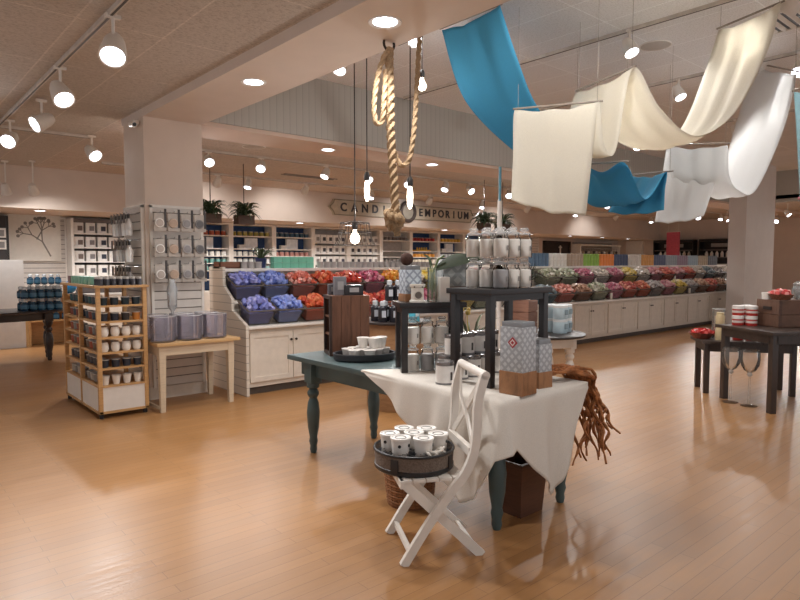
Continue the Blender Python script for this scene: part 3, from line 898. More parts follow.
for s in (-.2, .2): MB().tube([(0, s, 1.0), (0, s, 1.55)], .005, 5).build('cord', WHITE, pb)

# ------------------------------------------------------------------ slatted panels and what hangs on them
SLAT = flat('#d6cec6', .5, var=.03)
def slat_panel(label, loc, rz, w, z0, z1, pitch=.10):
    """boards with open grooves; local x along the wall, front towards -y"""
    t = thing('slatwall_panel', label, 'wall panel', loc, rz)
    MB().box(-w / 2, w / 2, -.008, 0, z0, z1).build('backing', flat('#7d746d', .7), t)
    m = MB(); z = z0
    while z < z1 - .02:
        m.box(-w / 2, w / 2, -.022, -.008, z, min(z + pitch - .012, z1)); z += pitch
    m.build('slats', SLAT, t)
    m = MB()
    for a in (-w / 2 - .03, w / 2): m.box(a, a + .03, -.03, 0, z0 - .02, z1 + .02)
    m.box(-w / 2 - .03, w / 2 + .03, -.03, 0, z1, z1 + .03)
    m.build('edge_trim', WHITE, t)
    return t
slat_panel('white slatted panel on the wide face of the column', (2.80, 7.198, 0), 0, .56, .15, 2.20)
slat_panel('white slatted panel on the narrow left face of the column', (2.448, 7.55, 0), -PI / 2, .56, .15, 2.20)
slat_panel('white slatted wall panel beside the flower print', (2.80, 14.795, 0), 0, 1.06, .16, 2.50)
slat_panel('white slatted panel on the far back wall left of the dark doorway', (19.4, 14.795, 0), 0, 1.2, .9, 2.5)
pk = thing('hanging_package', 'x', 'package')
MB().tube([(.0, .0, .02), (0, -.12, .02), (0, -.135, .035)], .004, 6).build('peg', CHROME, pk)
MB().box(-.07, .07, -.118, -.108, -.19, .01, .003).build('card', flat('#bcb3aa', .4), pk)
Mx = Matrix.Translation((-.012, -.118, -.10)) @ Matrix.Rotation(PI / 2, 4, 'X')
MB().lathe([(0, 0), (.045, 0), (.04, .022), (0, .026)], 20, M=Mx).build('disc', flat('#888888', .4), pk)
MB().ring(.045, .009, (0, 0, .012), 24, 6, M=Mx).build('ring', flat('#eeeeee', .4), pk)
MB().box(.045, .07, -.124, -.116, -.15, .06, .002).build('tab', flat('#3f3a3a', .5), pk)
PKG = Kind(pk)
tones = [('white ringed', '#b7aaa0', '#f4f1ec'), ('tan', '#b49a86', '#c6ad98'), ('grey', '#8b8788', '#b3aeac'), ('charcoal', '#5b5859', '#8a8786')]
for r, z in enumerate((2.12, 1.83, 1.54)):
    for c, (nm, d, g) in enumerate(tones):
        PKG.put((2.565 + .155 * c, 7.176, z), '%s disc package in the %s row on the column panel' % (nm, ('top', 'middle', 'bottom')[r]), 'packages hanging on the column', mats={'disc': flat(d, .4), 'ring': flat(g, .4)})
sv = thing('hanging_bottle', 'x', 'bottle')
MB().tube([(0, 0, .03), (0, -.13, .03), (0, -.145, .045)], .004, 6).build('peg', CHROME, sv)
MB().lathe([(0, -.22), (.04, -.22), (.046, -.10), (.026, -.05), (.024, -.03), (0, -.03)], 12, (0, -.12, 0)).build('bottle_body', flat('#d8d5d2', .25, .3), sv)
MB().lathe([(0, -.03), (.016, -.03), (.016, .02), (0, .02)], 10, (0, -.12, 0)).build('cap', flat('#3a3838', .4), sv)
MB().box(-.03, .03, -.170, -.165, -.08, .03, .001).build('tag', flat('#6a6664', .5), sv)
SVK = Kind(sv)
for r, z in enumerate((2.10, 1.80, 1.50)):
    for c in range(5):
        SVK.put((2.424, 7.32 + c * .115, z), 'silver bottle with dark tag in the %s row on the left column face' % ('top', 'middle', 'bottom')[r], 'bottles in the %s row of the column' % ('top', 'middle', 'bottom')[r], rz=-PI / 2, mats={'bottle_body': flat(['#d8d5d2', '#efece8', '#a5a09e'][(c + r) % 3], .25, .2)})

# ------------------------------------------------------------------ pine rack by the column
rk = thing('candle_rack', 'tall pine candle rack with white base panels left of the column', 'display rack', (1.75, 6.60, 0))
W_, D_ = .49, 1.34
for a in (0, W_ - .04):
    for b in (0, D_ / 2 - .02, D_ - .04):
        MB().box(a, a + .04, b, b + .04, .05, 1.32, .003).build('post', PINE, rk)
MB().box(-.02, W_ + .02, -.02, D_ + .02, 1.32, 1.345, .004).build('top_board', PINE, rk)
MB().box(.008, W_ - .008, .008, D_ - .008, .06, .325).build('base_panel', flat('#e4ddd4', .5, var=.03), rk)
MB().box(.0, W_, .0, D_, .05, .075).box(-.002, W_ + .002, -.002, D_ + .002, .318, .33).build('base_rail', PINE, rk)
RZ = (.345, .51, .67, .825, .985, 1.145)
for z in RZ[1:]:
    MB().box(.004, W_ - .004, .004, D_ - .004, z - .018, z).build('shelf', PINE, rk)
for a in (.03, W_ - .03):
    for b in (.04, D_ - .04): MB().cyl(.022, 0, .05, 12, (a, b, 0)).build('caster', BLACK, rk)
def pot_kind(name, prof, cat, mat, lidmat=None, lidprof=None):
    t = thing(name, 'x', cat)
    MB().lathe(prof, 14).build('cup', mat, t)
    if lidprof: MB().lathe(lidprof, 14).build('rim', lidmat, t)
    return Kind(t)
votk = pot_kind('glass_votive', [(0, 0), (.036, 0), (.042, .075), (.037, .075), (.034, .055), (0, .055)], 'candle', flat('#888888', .2), flat('#c9c4bd', .3), [(.036, .075), (.043, .074), (.043, .082), (.036, .082)])
wjar = pot_kind('white_jar', [(0, 0), (.032, 0), (.045, .03), (.043, .07), (.034, .09), (.036, .10), (.03, .10), (.028, .07), (0, .07)], 'candle', flat('#efe9e0', .35), flat('#7d6a58', .5), [(.028, .098), (.037, .098), (.037, .105), (.028, .105)])
wcup = pot_kind('tapered_cup', [(0, 0), (.030, 0), (.044, .09), (.038, .09), (.028, .06), (0, .06)], 'candle', flat('#ece6dd', .35), flat('#d5cec4', .4), [(.038, .09), (.046, .088), (.046, .096), (.038, .096)])
rows = [('tapered cup', wcup, ['#ece6dd'], ['#b4a89a', '#8b857f']), ('dark blue glass', votk, ['#2c3440'], ['#3a3a42', '#55504e']),
        ('white jar', wjar, ['#efe9e0'], ['#a8553a', '#7d6a58']), ('white jar', wjar, ['#efe9e0'], ['#a3563c', '#8f8a84']),
        ('navy and amber glass', votk, ['#2a2f3c', '#2a2f3c', '#33302f', '#c27c38'], ['#8d4632', '#3b4956']), ('dark teal glass', votk, ['#24333a'], ['#2d5a5c', '#3d4a50'])]
lev = ('lowest', 'second lowest', 'third', 'fourth', 'fifth', 'topmost')
for r, (nm, K_, cf, cs_) in enumerate(rows):
    z = RZ[r] if r else .332
    for k in range(4):
        K_.put((1.75 + .085 + k * .107, 6.60 + .085, z), '%s candle at the narrow end of the %s pine rack shelf' % (nm, lev[r]), 'narrow end of the %s rack shelf' % lev[r], mats={'cup': flat(cf[k % len(cf)], .3)})
    for k in range(9):
        if k == 4: continue
        votk.put((1.75 + .085, 6.60 + .22 + k * .125, z), 'glass candle along the long side of the %s rack shelf' % lev[r], 'side of the %s rack shelf' % lev[r], mats={'cup': flat(cs_[k % 2], .3)})
sj = thing('spice_jar', 'x', 'jar')
MB().lathe([(0, 0), (.024, 0), (.024, .055), (.018, .065), (0, .065)], 10).build('jar_body', flat('#3c3d44', .3), sj)
MB().lathe([(0, .065), (.02, .065), (.02, .085), (0, .085)], 10).build('lid', flat('#c9c6c2', .3), sj)
SJ = Kind(sj)
for i in range(7):
    for j in range(3):
        SJ.put((1.805 + i * .063, 6.64 + j * .07, 1.345), 'small dark jar with pale lid in the rows on top of the pine rack', 'jars on top of the rack')
for k in range(7):
    col, nm = [('#7fb39f', 'mint'), ('#7fb39f', 'mint'), ('#8d6f72', 'mauve')][min(2, k // 3)]
    b = MB().box(-.06, .06, -.05, .05, 0, .08, .004).build('small_box', flat(col, .5))
    b.location = (1.84, 6.94 + k * .14, 1.346)
    tag(b, '%s small box in the row at the back of the rack top' % nm, 'box', '%s boxes on the rack' % nm)

# ------------------------------------------------------------------ pale side table with hazy vases
st = thing('side_table', 'pale side table with honey wood top under hazy glass vases', 'table', (2.31, 6.47, 0))
MB().box(-.03, .90, -.03, .64, .70, .735, .006).build('tabletop', wood('#cba574', .45, contrast=.2), st)
LEGM = wood('#d3c0a5', .5, contrast=.12)
MB().box(.03, .81, .005, .03, .60, .70).box(.03, .81, .58, .605, .60, .70).box(.0, .03, .03, .58, .60, .70).box(.80, .83, .03, .58, .60, .70).build('apron', LEGM, st)
for a in (.035, .80):
    for b in (.035, .575):
        m = MB(); v = m.lathe([(0, 0), (.034, 0), (.05, .60), (.05, .70), (0, .70)], 4, (0, 0, 0), M=Matrix.Translation((a, b, 0)) @ Matrix.Rotation(PI / 4, 4, 'Z'))
        m.build('leg', LEGM, st)
st2 = MB().box(.0, .02, .06, .55, .03, .06); st2.build('stretcher', LEGM, st)
HAZE = glass('#e6e2f2', .10, .05, .5)
hv = thing('glass_vase', 'x', 'vase')
MB().lathe([(0, 0), (.115, 0), (.125, .01), (.132, .27), (.126, .27), (.118, .02), (0, .02)], 28).build('vase_body', HAZE, hv)
MB().ring(.129, .004, (0, 0, .27), 28, 6).build('rim', glass('#ffffff', .5, .02, .5), hv)
HV = Kind(hv)
for k in range(3):
    for j in range(2):
        HV.put((2.40 + .29 * k + (.02 if j else 0), 6.60 + .28 * j, .735), 'hazy lavender glass vase, %s from the rack, in the %s row' % (ords[k], ('front', 'rear')[j]), 'hazy glass vases on the side table')
tv = thing('tall_glass_vase', 'slim clear glass vase standing tall among the hazy vases', 'vase', (2.56, 6.74, .735))
MB().lathe([(0, 0), (.05, 0), (.055, .012), (.016, .05), (.014, .30), (.05, .36), (.055, .55), (.035, .62), (.04, .66), (.034, .66), (.03, .62), (.048, .54), (.044, .37), (0, .34)], 20).build('vase_body', glass('#eef2f4', .28, .03, .6), tv)

# ------------------------------------------------------------------ oval table at the far left and the wall behind it
def turned_leg(parent, x, y, h, mat, s=1.0, top=.16):
    p = [(0, 0), (.022, 0), (.03, .03), (.026, .06), (.036, .10), (.03, .13), (.045, .22), (.052, .34), (.044, .42), (.03, .46), (.046, .49), (.046, .51), (.03, .54), (.05, h - top - .04), (.05, h - top), (0, h - top)]
    m = MB().lathe([(r * s, z) for r, z in p], 16, (x, y, 0))
    q = .05 * s
    m.box(x - q, x + q, y - q, y + q, h - top, h, .004)
    return m.build('leg', mat, parent)
ov = thing('oval_table', 'dark brown oval table on turned legs at the left edge', 'table', (1.5, 11.4, 0))
DB = wood('#2f2420', .35)
MB().lathe([(0, .775), (1.0, .775), (1.05, .79), (1.05, .805), (1.03, .815), (0, .815)], 48, ex=1.0, ey=.52).build('tabletop', DB, ov)
MB().lathe([(.80, .66), (.86, .66), (.86, .775), (.80, .775), (.80, .66)], 48, ex=1.0, ey=.44).build('apron', DB, ov)
for a, b in ((.75, -.2), (.80, .18), (-.75, -.2), (-.75, .2)): turned_leg(ov, a, b, .775, DB, 1.2, .14)
bj = thing('blue_bottle', 'x', 'bottle')
MB().lathe([(0, 0), (.05, 0), (.055, .01), (.055, .11), (.03, .13), (.03, .14), (0, .14)], 14).build('bottle_body', flat('#28485f', .15), bj)
MB().lathe([(.055, .03), (.057, .03), (.057, .09), (.055, .09)], 14).build('paper_label', flat('#41708d', .5), bj)
MB().lathe([(0, .14), (.034, .14), (.038, .175), (.02, .19), (0, .19)], 12).build('stopper', glass('#e8f0f4', .4, .03), bj)
BJ = Kind(bj)
for j in range(2):
    for t_ in range(2):
        for k in range(5):
            BJ.put((1.92 + k * .12 - j * .02, 11.18 + j * .15, .816 + .1905 * t_), 'blue glass bottle in the two-high rows on the oval table', 'blue bottles on the oval table')
bs = thing('wooden_stand', 'honey wood box stand carrying blue bottles behind the oval table', 'stand', (2.74, 13.4, 0))
m = MB()
for a in (-.42, .38): m.box(a, a + .04, -.2, .2, 0, .93)
m.box(-.42, .42, .18, .2, 0, .93)
m.build('stand_frame', PINE, bs)
MB().box(-.46, .46, -.22, .22, .93, .97, .004).build('top_board', PINE, bs)
MB().box(-.38, .38, -.19, .18, .45, .48).build('shelf', PINE, bs)
for t_ in range(2):
    for k in range(5):
        BJ.put((2.40 + k * .118, 13.36, .971 + .1905 * t_), 'blue bottle in the two-high stack on the honey wood stand', 'blue bottles on the wooden stand')
for k in range(4):
    BJ.put((2.52 + k * .15, 13.36, .481), 'blue bottle inside the honey wood stand under its top', 'blue bottles inside the stand')
gl = thing('blue_glass_ball', 'x', 'ornament')
MB().ball(.12, (0, 0, .125), 20).build('ball', flat('#2b7fb8', .12), gl)
MB().lathe([(.03, 0), (.06, 0), (.06, .014), (.03, .014), (.03, 0)], 14).build('foot_ring', flat('#1f5f8d', .2), gl)
GBK = Kind(gl)
GBK.put((3.06, 13.30, .971), 'glossy blue glass ball beside the stacked bottles on the stand')
GBK.put((1.47, 11.2, .816), 'glossy blue glass ball on the oval table at the left edge')
# print, dark cabinet and white board
pr = thing('flower_print', 'large pale print of a branching grey flower hung on the left wall', 'picture', (2.74, 14.735, 1.60))
MB().box(-.45, .50, -.02, .03, 0, 1.0).build('sheet', flat('#e4ddd2', .7, var=.03), pr)
fm = MB()
rn = random.Random(5)
def branch(p, ang, ln, lev_):
    q = (p[0] + ln * math.sin(ang), p[1] + ln * math.cos(ang))
    fm.bar((p[0], -.0225, p[1]), (q[0], -.0225, q[1]), .014 + .005 * lev_, .003, (0, 1, 0))
    if lev_ == 0:
        fm.cyl(.034, 0, .002, 8, M=Matrix.Translation((q[0], -.021, q[1])) @ Matrix.Rotation(PI / 2, 4, 'X'))
        return
    for s in ((-.55, .35) if lev_ > 1 else (-.8, 0, .7)):
        branch(q, ang + s + rn.uniform(-.2, .2), ln * .68, lev_ - 1)
branch((.30, .10), -.45, .34, 3)
branch((.05, .45), .5, .22, 2)
fm.build('flower_drawing', flat('#8a847c', .7), pr)
dc = thing('dark_cabinet', 'tall dark panelled cabinet at the left edge of the wall', 'cabinet', (2.13, 14.6, 0))
MB().box(-.7, .12, -.16, .17, .0, 2.5).build('body', flat('#2b2422', .5), dc)
m = MB()
for a in (-.68, -.29, .08): m.box(a, a + .04, -.175, -.16, .02, 2.48)
m.build('stiles', flat('#231d1b', .4), dc)
for k, z in enumerate((1.95, 2.18)):
    f = thing('framed_card', 'small white framed card on the dark cabinet, %s one' % ('lower', 'upper')[k], 'picture', (2.08, 14.405, z - .12))
    MB().box(-.12, .12, 0, .015, 0, .19).build('frame', WHITE, f)
    MB().box(-.09, .09, -.003, 0, .03, .15).build('card', flat('#8d8a88', .6), f)
wb = thing('white_board', 'plain white board leaning behind the oval table at left', 'board', (2.05, 13.2, 0))
MB().box(-.42, .22, -.02, .02, 0, 1.62, .005).build('panel', flat('#dcd8d4', .6, var=.03), wb)
MB().box(-.3, .1, .02, .1, 0, .05).build('foot', flat('#8d8a88', .6), wb)
dp = thing('driftwood_pole', 'slanting pale driftwood branch rising from the oval table', 'branch', (1.42, 11.35, .816))
MB().tube([(0, 0, 0), (.06, 0, .3), (.10, .02, .62), (.20, .02, .95)], [.03, .028, .026, .02], 8).build('wood_branch', wood('#a98d70', .7), dp)
MB().tube([(.07, 0, .35), (.0, -.02, .62), (-.1, -.02, .75)], [.018, .015, .01], 8).build('twig', wood('#8d7a66', .7), dp)
MB().lathe([(0, 0), (.11, 0), (.10, .03), (0, .03)], 16).build('base', wood('#8d7a66', .7), dp)
# boxed goods cabinet
t = thing('wall_shelf_unit', 'brightly lit white shelf unit of boxed goods left of the column', 'shelving', (3.36, 14.78, 0))
MB().box(0, 1.5, -.02, 0, 0, 2.5).build('back_panel', flat('#6a6260', .6), t)
for a in (0, 1.45): MB().box(a, a + .05, -.42, 0, 0, 2.5).build('upright', WHITE, t)
BZ = (1.30, 1.60, 1.90, 2.20)
for z in BZ + (.9,): MB().box(.05, 1.45, -.38, -.02, z - .03, z).build('shelf', WHITE, t)
MB().box(.05, 1.45, -.36, -.02, 0, .86).build('base', CREAM, t)
MB().box(0.05, 1.45, -.36, -.03, 2.42, 2.5).build('header', flat('#6d6663', .6), t)
for r, z in enumerate(BZ):
    for k in range(6):
        GB.put((3.53 + k * .232, 14.54, z), 'white carton with a dark picture on the %s shelf of the lit unit at left' % ('lowest', 'second', 'third', 'top')[r], 'cartons on the %s lit shelf' % ('lowest', 'second', 'third', 'top')[r], mats={'picture': flat(['#6d5f58', '#7f7a7a', '#2f3442', '#a9978a', '#55565c', '#8d8280'][k], .5)})

# ------------------------------------------------------------------ blue-green farm table with its white cloth
TX0, TX1, TY0, TY1, TZ = 2.75, 3.57, 2.25, 4.60, .80
BG = flat('#47595a', .42, var=.18, scale=5)
ft = thing('farm_table', 'long blue-green farm table on thick turned legs half under a white cloth', 'table', (0, 0, 0))
MB().box(TX0, TX1, TY0, TY1, TZ - .04, TZ, .008).build('tabletop', BG, ft)
m = MB()
m.box(TX0 + .08, TX0 + .10, TY0 + .1, TY1 - .1, TZ - .16, TZ - .04).box(TX1 - .10, TX1 - .08, TY0 + .1, TY1 - .1, TZ - .16, TZ - .04)
m.box(TX0 + .1, TX1 - .1, TY0 + .08, TY0 + .10, TZ - .16, TZ - .04).box(TX0 + .1, TX1 - .1, TY1 - .10, TY1 - .08, TZ - .16, TZ - .04)
m.build('apron', BG, ft)
for a in (TX0 + .09, TX1 - .09):
    for b in (TY0 + .12, TY1 - .26): turned_leg(ft, a, b, TZ - .04, BG, 1.05, .17)
LIN = cloth('#e9e2d8', .15)
def lerp(tab, x):
    for (a, u), (b, v) in zip(tab, tab[1:]):
        if x <= b: return u + (v - u) * (x - a) / (b - a)
    return tab[-1][1]
cm_ = MB()
bm = cm_.bm
L1, L2 = 1.30, TX1 - TX0
drop_tab = [(0, .0), (.25, .10), (.85, .52), (1.02, .66), (1.12, .61), (1.22, .47), (1.30, .29), (1.36, .28), (1.44, .36), (1.60, .50), (1.74, .65), (1.82, .57), (1.98, .22), (2.12, .04)]
nS, nR = 150, 22
cols_ = []
for i in range(nS + 1):
    s = (L1 + L2) * i / nS
    if s < L1: base, nrm = Vector((TX0, TY0 + L1 - s, 0)), Vector((-1, 0, 0))
    else: base, nrm = Vector((TX0 + s - L1, TY0, 0)), Vector((0, -1, 0))
    k = math.exp(-((s - L1) / .10) ** 2)
    nrm = (nrm + Vector((-1, -1, 0)).normalized() * k * .9).normalized()
    D = max(.012, lerp(drop_tab, s)); col = []
    for j in range(nR + 1):
        u = j / nR
        d = D * u
        off = .006 + .010 * min(1, d / .03) + d * (.05 + .26 * k + .12 * math.exp(-((s - .92) / .16) ** 2) * .5 + .05 * math.sin(s * 17) + .03 * math.sin(s * 31 + 1))
        off = max(off, .012)
        p = base + nrm * (off if j else .002)
        p.z = TZ + .006 - d if j else TZ + .006
        col.append(bm.verts.new(p))
    cols_.append(col)
for a, b in zip(cols_, cols_[1:]):
    for j in range(nR): bm.faces.new((a[j], a[j + 1], b[j + 1], b[j]))
# top: fan of strips between the two edges
far = bm.verts.new((TX1 - .002, TY0 + .72, TZ + .006))
tops = [c[0] for c in cols_]
bm.faces.new(tops + [far])
tc_ = cm_.build('tablecloth', LIN, sharp=80)
so = tc_.modifiers.new('hem', 'SOLIDIFY'); so.thickness = .003; so.offset = 1
tag(tc_, 'white linen cloth hanging in points over the near end of the farm table', 'tablecloth')
CZ = TZ + .0095

# black risers
R2A = math.radians(-31)
BLK = wood('#231d1d', .32, contrast=.25)
def riser(label, x0, x1, y0, y1, h, th=.035, lg=.045, z=CZ, rz=0.0):
    t = thing('black_riser', label, 'stand', (x0, y0, z), rz)
    w, d = x1 - x0, y1 - y0
    MB().box(-.02, w + .02, -.02, d + .02, h - th, h, .004).build('top_board', BLK, t)
    MB().box(.01, w - .01, .005, .02, h - th - .04, h - th).box(.01, w - .01, d - .02, d - .005, h - th - .04, h - th).box(.005, .02, .02, d - .02, h - th - .04, h - th).box(w - .02, w - .005, .02, d - .02, h - th - .04, h - th).build('apron', BLK, t)
    for a in (0, w - lg):
        for b in (0, d - lg): MB().box(a, a + lg, b, b + lg, 0, h - th, .003).build('leg', BLK, t)
    return t
riser('tall black wooden riser carrying the large white jars', 2.92, 3.50, 2.50, 2.84, .605)
riser('lower black wooden riser under the leaf vase, behind the white chair', 2.86, 3.30, 3.25, 3.52, .49, z=CZ, rz=R2A)
R1Z, R2Z = CZ + .606, CZ + .491
def T2(u, v, z=R2Z):
    c, s = math.cos(R2A), math.sin(R2A)
    return (2.86 + u * c - v * s, 3.25 + u * s + v * c, z)

CLEAR = glass('#ffffff', .0, .02, .25)
WAX = flat('#ece6de', .4, var=.03)
WAXG = flat('#a9a6a6', .4, var=.05)
INKL = flat('#4a4644', .5)
def big_jar():
    t = thing('lidded_jar_candle', 'x', 'candle')
    MB().lathe([(0, .006), (.043, .006), (.046, .012), (.0475, .112), (.043, .118), (0, .116)], 18).build('wax', WAX, t)
    MB().lathe([(0, 0), (.048, 0), (.0505, .006), (.0505, .118), (.040, .134), (.038, .146), (.035, .146), (.037, .133), (.047, .116), (.047, .113)], 20).build('glass_jar', CLEAR, t)
    MB().lathe([(.0, .146), (.043, .147), (.045, .153), (.033, .162), (.020, .166), (.019, .170), (.028, .176), (.030, .183), (.022, .190), (0, .191)], 18).build('glass_lid', glass('#fafcfd', .12, .03, .4), t)
    MB().box(-.006, .006, -.0525, -.0508, .045, .075).build('printed_label', flat('#8d8985', .5), t)
    return Kind(t)
BJK = big_jar()
for tier in range(2):
    for i in range(3):
        for j in range(3):
            BJK.put((3.075 + .115 * i, 2.555 + .115 * j, R1Z + .1925 * tier), 'white lidded jar candle in the %s tier on the tall black riser' % ('lower', 'upper')[tier], 'white jars, %s tier' % ('lower', 'upper')[tier],
                    mats={'wax': WAXG if (tier == 0 and i == 0 and j == 0) else WAX})
n = 0
for tier in range(2):
    for i in range(3):
        gray = tier == 0 and i > 0
        BJK.put(T2(.098 + .106 * i, .10, CZ + .1925 * tier), ('grey' if gray else 'white') + ' lidded jar candle %s of three in the %s tier under the lower riser' % (ords[i], ('lower', 'upper')[tier]), 'jars under the lower riser', mats={'wax': WAXG if gray else WAX})
# tall label tins between the risers
lt = thing('labelled_tin', 'x', 'tin')
MB().lathe([(0, 0), (.055, 0), (.058, .004), (.058, .118), (.055, .122), (0, .122)], 20).build('tin_body', flat('#efebe6', .5), lt)
MB().lathe([(.050, .122), (.060, .120), (.061, .140), (.056, .145), (0, .145), (0, .13)], 20).build('lid', flat('#8d8b8c', .25, .7), lt)
MB().box(-.008, .008, -.0605, -.0585, .03, .08).build('printed_label', INKL, lt)
MB().lathe([(.0583, .0), (.0595, .0), (.0595, .012), (.0583, .012), (.0583, 0)], 20).build('base_band', flat('#8d8b8c', .3, .6), lt)
LT = Kind(lt)
for i in range(4):
    for j in range(2):
        LT.put((3.035 + .125 * i, 2.865 + .125 * j, CZ), 'white labelled tin in the lower layer behind the tall riser', 'tins, lower layer')
for i in range(4):
    LT.put((3.035 + .125 * i, 2.925, CZ + .1455), 'white labelled tin with grey lid in the upper layer behind the tall riser', 'tins, upper layer')
LT.put((2.83, 2.80, CZ), 'white labelled tin standing alone before the stacked tins')
# lattice boxes
LAT = m_diamond('#c6c9cc', '#a4a7ac', 20, .2)
LAT2 = m_diamond('#cdd8e2', '#98a3b4', 16, .14)
def lattice_box(label, loc, rz, w, d, h, hb, mat, emblem=False, wd='#9a6c47'):
    t = thing('lattice_box', label, 'box', loc, rz)
    MB().box(-w / 2, w / 2, -d / 2, d / 2, 0, hb, .003).build('wooden_base', wood(wd, .55, (6, 6, 2.2), .45), t)
    sh = MB(); e = .004
    sh.box(-w / 2 + e, w / 2 - e, -d / 2 + e, d / 2 - e, hb, h - .03, .002).build('paper_sleeve', mat, t)
    MB().box(-w / 2 + .010, w / 2 - .010, -d / 2 + .010, d / 2 - .010, h - .03, h, .003).build('lid', flat('#8d8f92', .35, .4), t)
    if emblem:
        q = .024
        Tm = Matrix.Translation((-w / 2 + e - .0015, -.01, h * .72)) @ Matrix.Rotation(PI / 4, 4, 'X')
        MB().box(-.001, .001, -q, q, -q, q, M=Tm).build('emblem', flat('#a8323a', .5), t)
        MB().box(-.0022, .0, -q * .62, q * .62, -q * .62, q * .62, M=Tm).build('emblem_mark', flat('#e8d8d4', .5), t)
        MB().box(-.003, .0, -q * .35, q * .35, -q * .35, q * .35, M=Tm).build('emblem_core', flat('#a8323a', .5), t)
    return t
lattice_box('tall grey lattice box with red diamond emblem at the table corner', (2.948, 2.312, CZ), math.radians(3), .145, .165, .425, .135, LAT, True)
lattice_box('shorter grey lattice box beside the one with the emblem', (3.20, 2.355, CZ), math.radians(-6), .12, .13, .30, .10, LAT)
lattice_box('pale blue lattice box with a dark ball on top, on the lower riser', T2(.09, .16), math.radians(-18), .13, .13, .255, .055, LAT2)
lattice_box('wide grey lattice box on a brown base behind the big leaf', T2(.40, .19), math.radians(-22), .19, .15, .30, .105, m_diamond('#9fa3a3', '#84898a', 10, .18), False, '#6b4a3a')
b = MB().ball(.047, (0, 0, .045), 16, sz=1).build('moss_ball', flat('#4a332b', .9, var=.35, scale=40, bump=.8)); b.location = T2(.065, .16, R2Z + .256)
tag(b, 'dark brown fuzzy ball resting on the pale blue lattice box', 'ball')
bn = thing('candle_warmer', 'small white ceramic candle warmer with round opening on the lower riser', 'warmer', T2(.12, .045), math.radians(-35))
MB().lathe([(0, 0), (.056, 0), (.056, .012), (.046, .018), (.044, .10), (.054, .108), (.056, .125), (.048, .125), (.04, .112), (0, .11)], 22).build('warmer_body', flat('#efe9df', .3), bn)
MB().cyl(.026, 0, .006, 18, M=Matrix.Translation((0, -.044, .05)) @ Matrix.Rotation(PI / 2, 4, 'X')).build('opening', flat('#6a625c', .6), bn)
MB().ring(.028, .005, (0, 0, .005), 18, 6, M=Matrix.Translation((0, -.043, .05)) @ Matrix.Rotation(PI / 2, 4, 'X')).build('opening_rim', flat('#d9d2c6', .3), bn)
for s in (-.028, .028): MB().ball(.006, (s, -.05, .108), 8).build('hole', BLACK, bn)
wp = thing('white_pillar', 'square white pillar candle standing under the big leaf', 'candle', T2(.31, .055), math.radians(-28))
MB().box(-.035, .035, -.035, .035, 0, .175, .004).build('wax', flat('#f0ece6', .4, var=.02), wp)
MB().cyl(.003, .175, .19, 6).build('wick', BLACK, wp)
vs = thing('leaf_vase', 'narrow greenish glass vase holding one broad glossy leaf', 'vase', T2(.235, .09))
MB().lathe([(0, 0), (.034, 0), (.036, .01), (.032, .20), (.036, .24), (.033, .24), (.029, .20), (.031, .015), (0, .012)], 18).build('vase_body', glass('#cfdcc4', .12, .03), vs)
GS = flat('#5f7046', .4, var=.2, scale=10)
MB().tube([(0, 0, .02), (.01, 0, .2), (.04, -.02, .30), (.075, -.045, .325)], .008, 8).build('stem', GS, vs)
MB().leaf((.02, -.01, .23), (.30, -.20, .35), .11, .14, 10, -.12, math.radians(50)).build('leaf', flat('#2c3722', .65, var=.25, scale=12), vs)
MB().leaf((.01, .01, .24), (-.05, .05, .36), .05, .2, 6).build('small_leaf', flat('#6f8d77', .4), vs)
MB().tube([(0, 0, .02), (-.01, 0, .22), (-.01, .02, .30)], .005, 6).build('twig', GS, vs)
# spiky plant behind the tins
pl = thing('potted_grass', 'spiky plant with a pale yellow flower behind the tins', 'plant', (3.46, 3.16, CZ))
MB().lathe([(0, 0), (.06, 0), (.078, .11), (.07, .11), (.06, .09), (0, .09)], 16).build('pot', flat('#5a5048', .5), pl)
tuft(pl, 40, .27, .40, .02, flat('#5b6146', .45, var=.3), 12, .08, .22, lift=.4)
MB().ball(.02, (-.05, -.02, .40), 8).ball(.017, (-.02, .0, .42), 8).ball(.016, (-.07, .02, .42), 8).tube([(0, 0, .08), (-.04, 0, .39)], .004, 5).build('flower', flat('#e0c46a', .5), pl)

# far end: crate, boxes, tray of cups
CRA = math.radians(-24)
def CT(u, v, z):
    c, s = math.cos(CRA), math.sin(CRA)
    return (2.90 + u * c - v * s, 4.22 + u * s + v * c, z)
cr = thing('wooden_crate', 'tall upended brown wooden crate at the far end of the farm table', 'crate', (2.90, 4.22, TZ + .0005), CRA)
CW = wood('#6b4632', .55, (14, 2, 1.6), .4)
w, d, h = .34, .28, .50
m = MB()
for k in range(4): m.box(.022 + k * .0795, .022 + k * .0795 + .0775, 0, .018, 0, h, .002)
m.build('front_boards', CW, cr)
MB().box(.022, w, d - .018, d, 0, h).build('back_board', CW, cr)
MB().box(.022, w, .018, d - .018, 0, .018).box(.022, w, .018, d - .018, h - .018, h).box(w - .018, w, .018, d - .018, .018, h - .018).build('case', CW, cr)
MB().box(0.0, .022, 0, .028, 0, h).box(0.0, .022, d - .028, d, 0, h).box(0, .022, .028, d - .028, 0, .028).box(0, .022, .028, d - .028, h - .028, h).build('rim', wood('#3d2a22', .5), cr)
for z in (.165, .315): MB().box(.01, w - .02, .02, d - .02, z, z + .014).build('shelf', CW, cr)
for k, z in enumerate((.019, .18, .33)):
    g = thing('black_carton', 'x', 'box', CT(.12, .14, TZ + z + .0015), CRA)
    MB().box(-.085, .08, -.09, .09, 0, .125, .003).build('carton', flat('#2a272a', .4), g)
    MB().box(-.088, -.085, -.06, .06, .03, .10).build('paper_label', flat('#4d494a', .5), g)
    g['label'] = 'black carton in the %s compartment of the upended crate' % ('bottom', 'middle', 'top')[k]
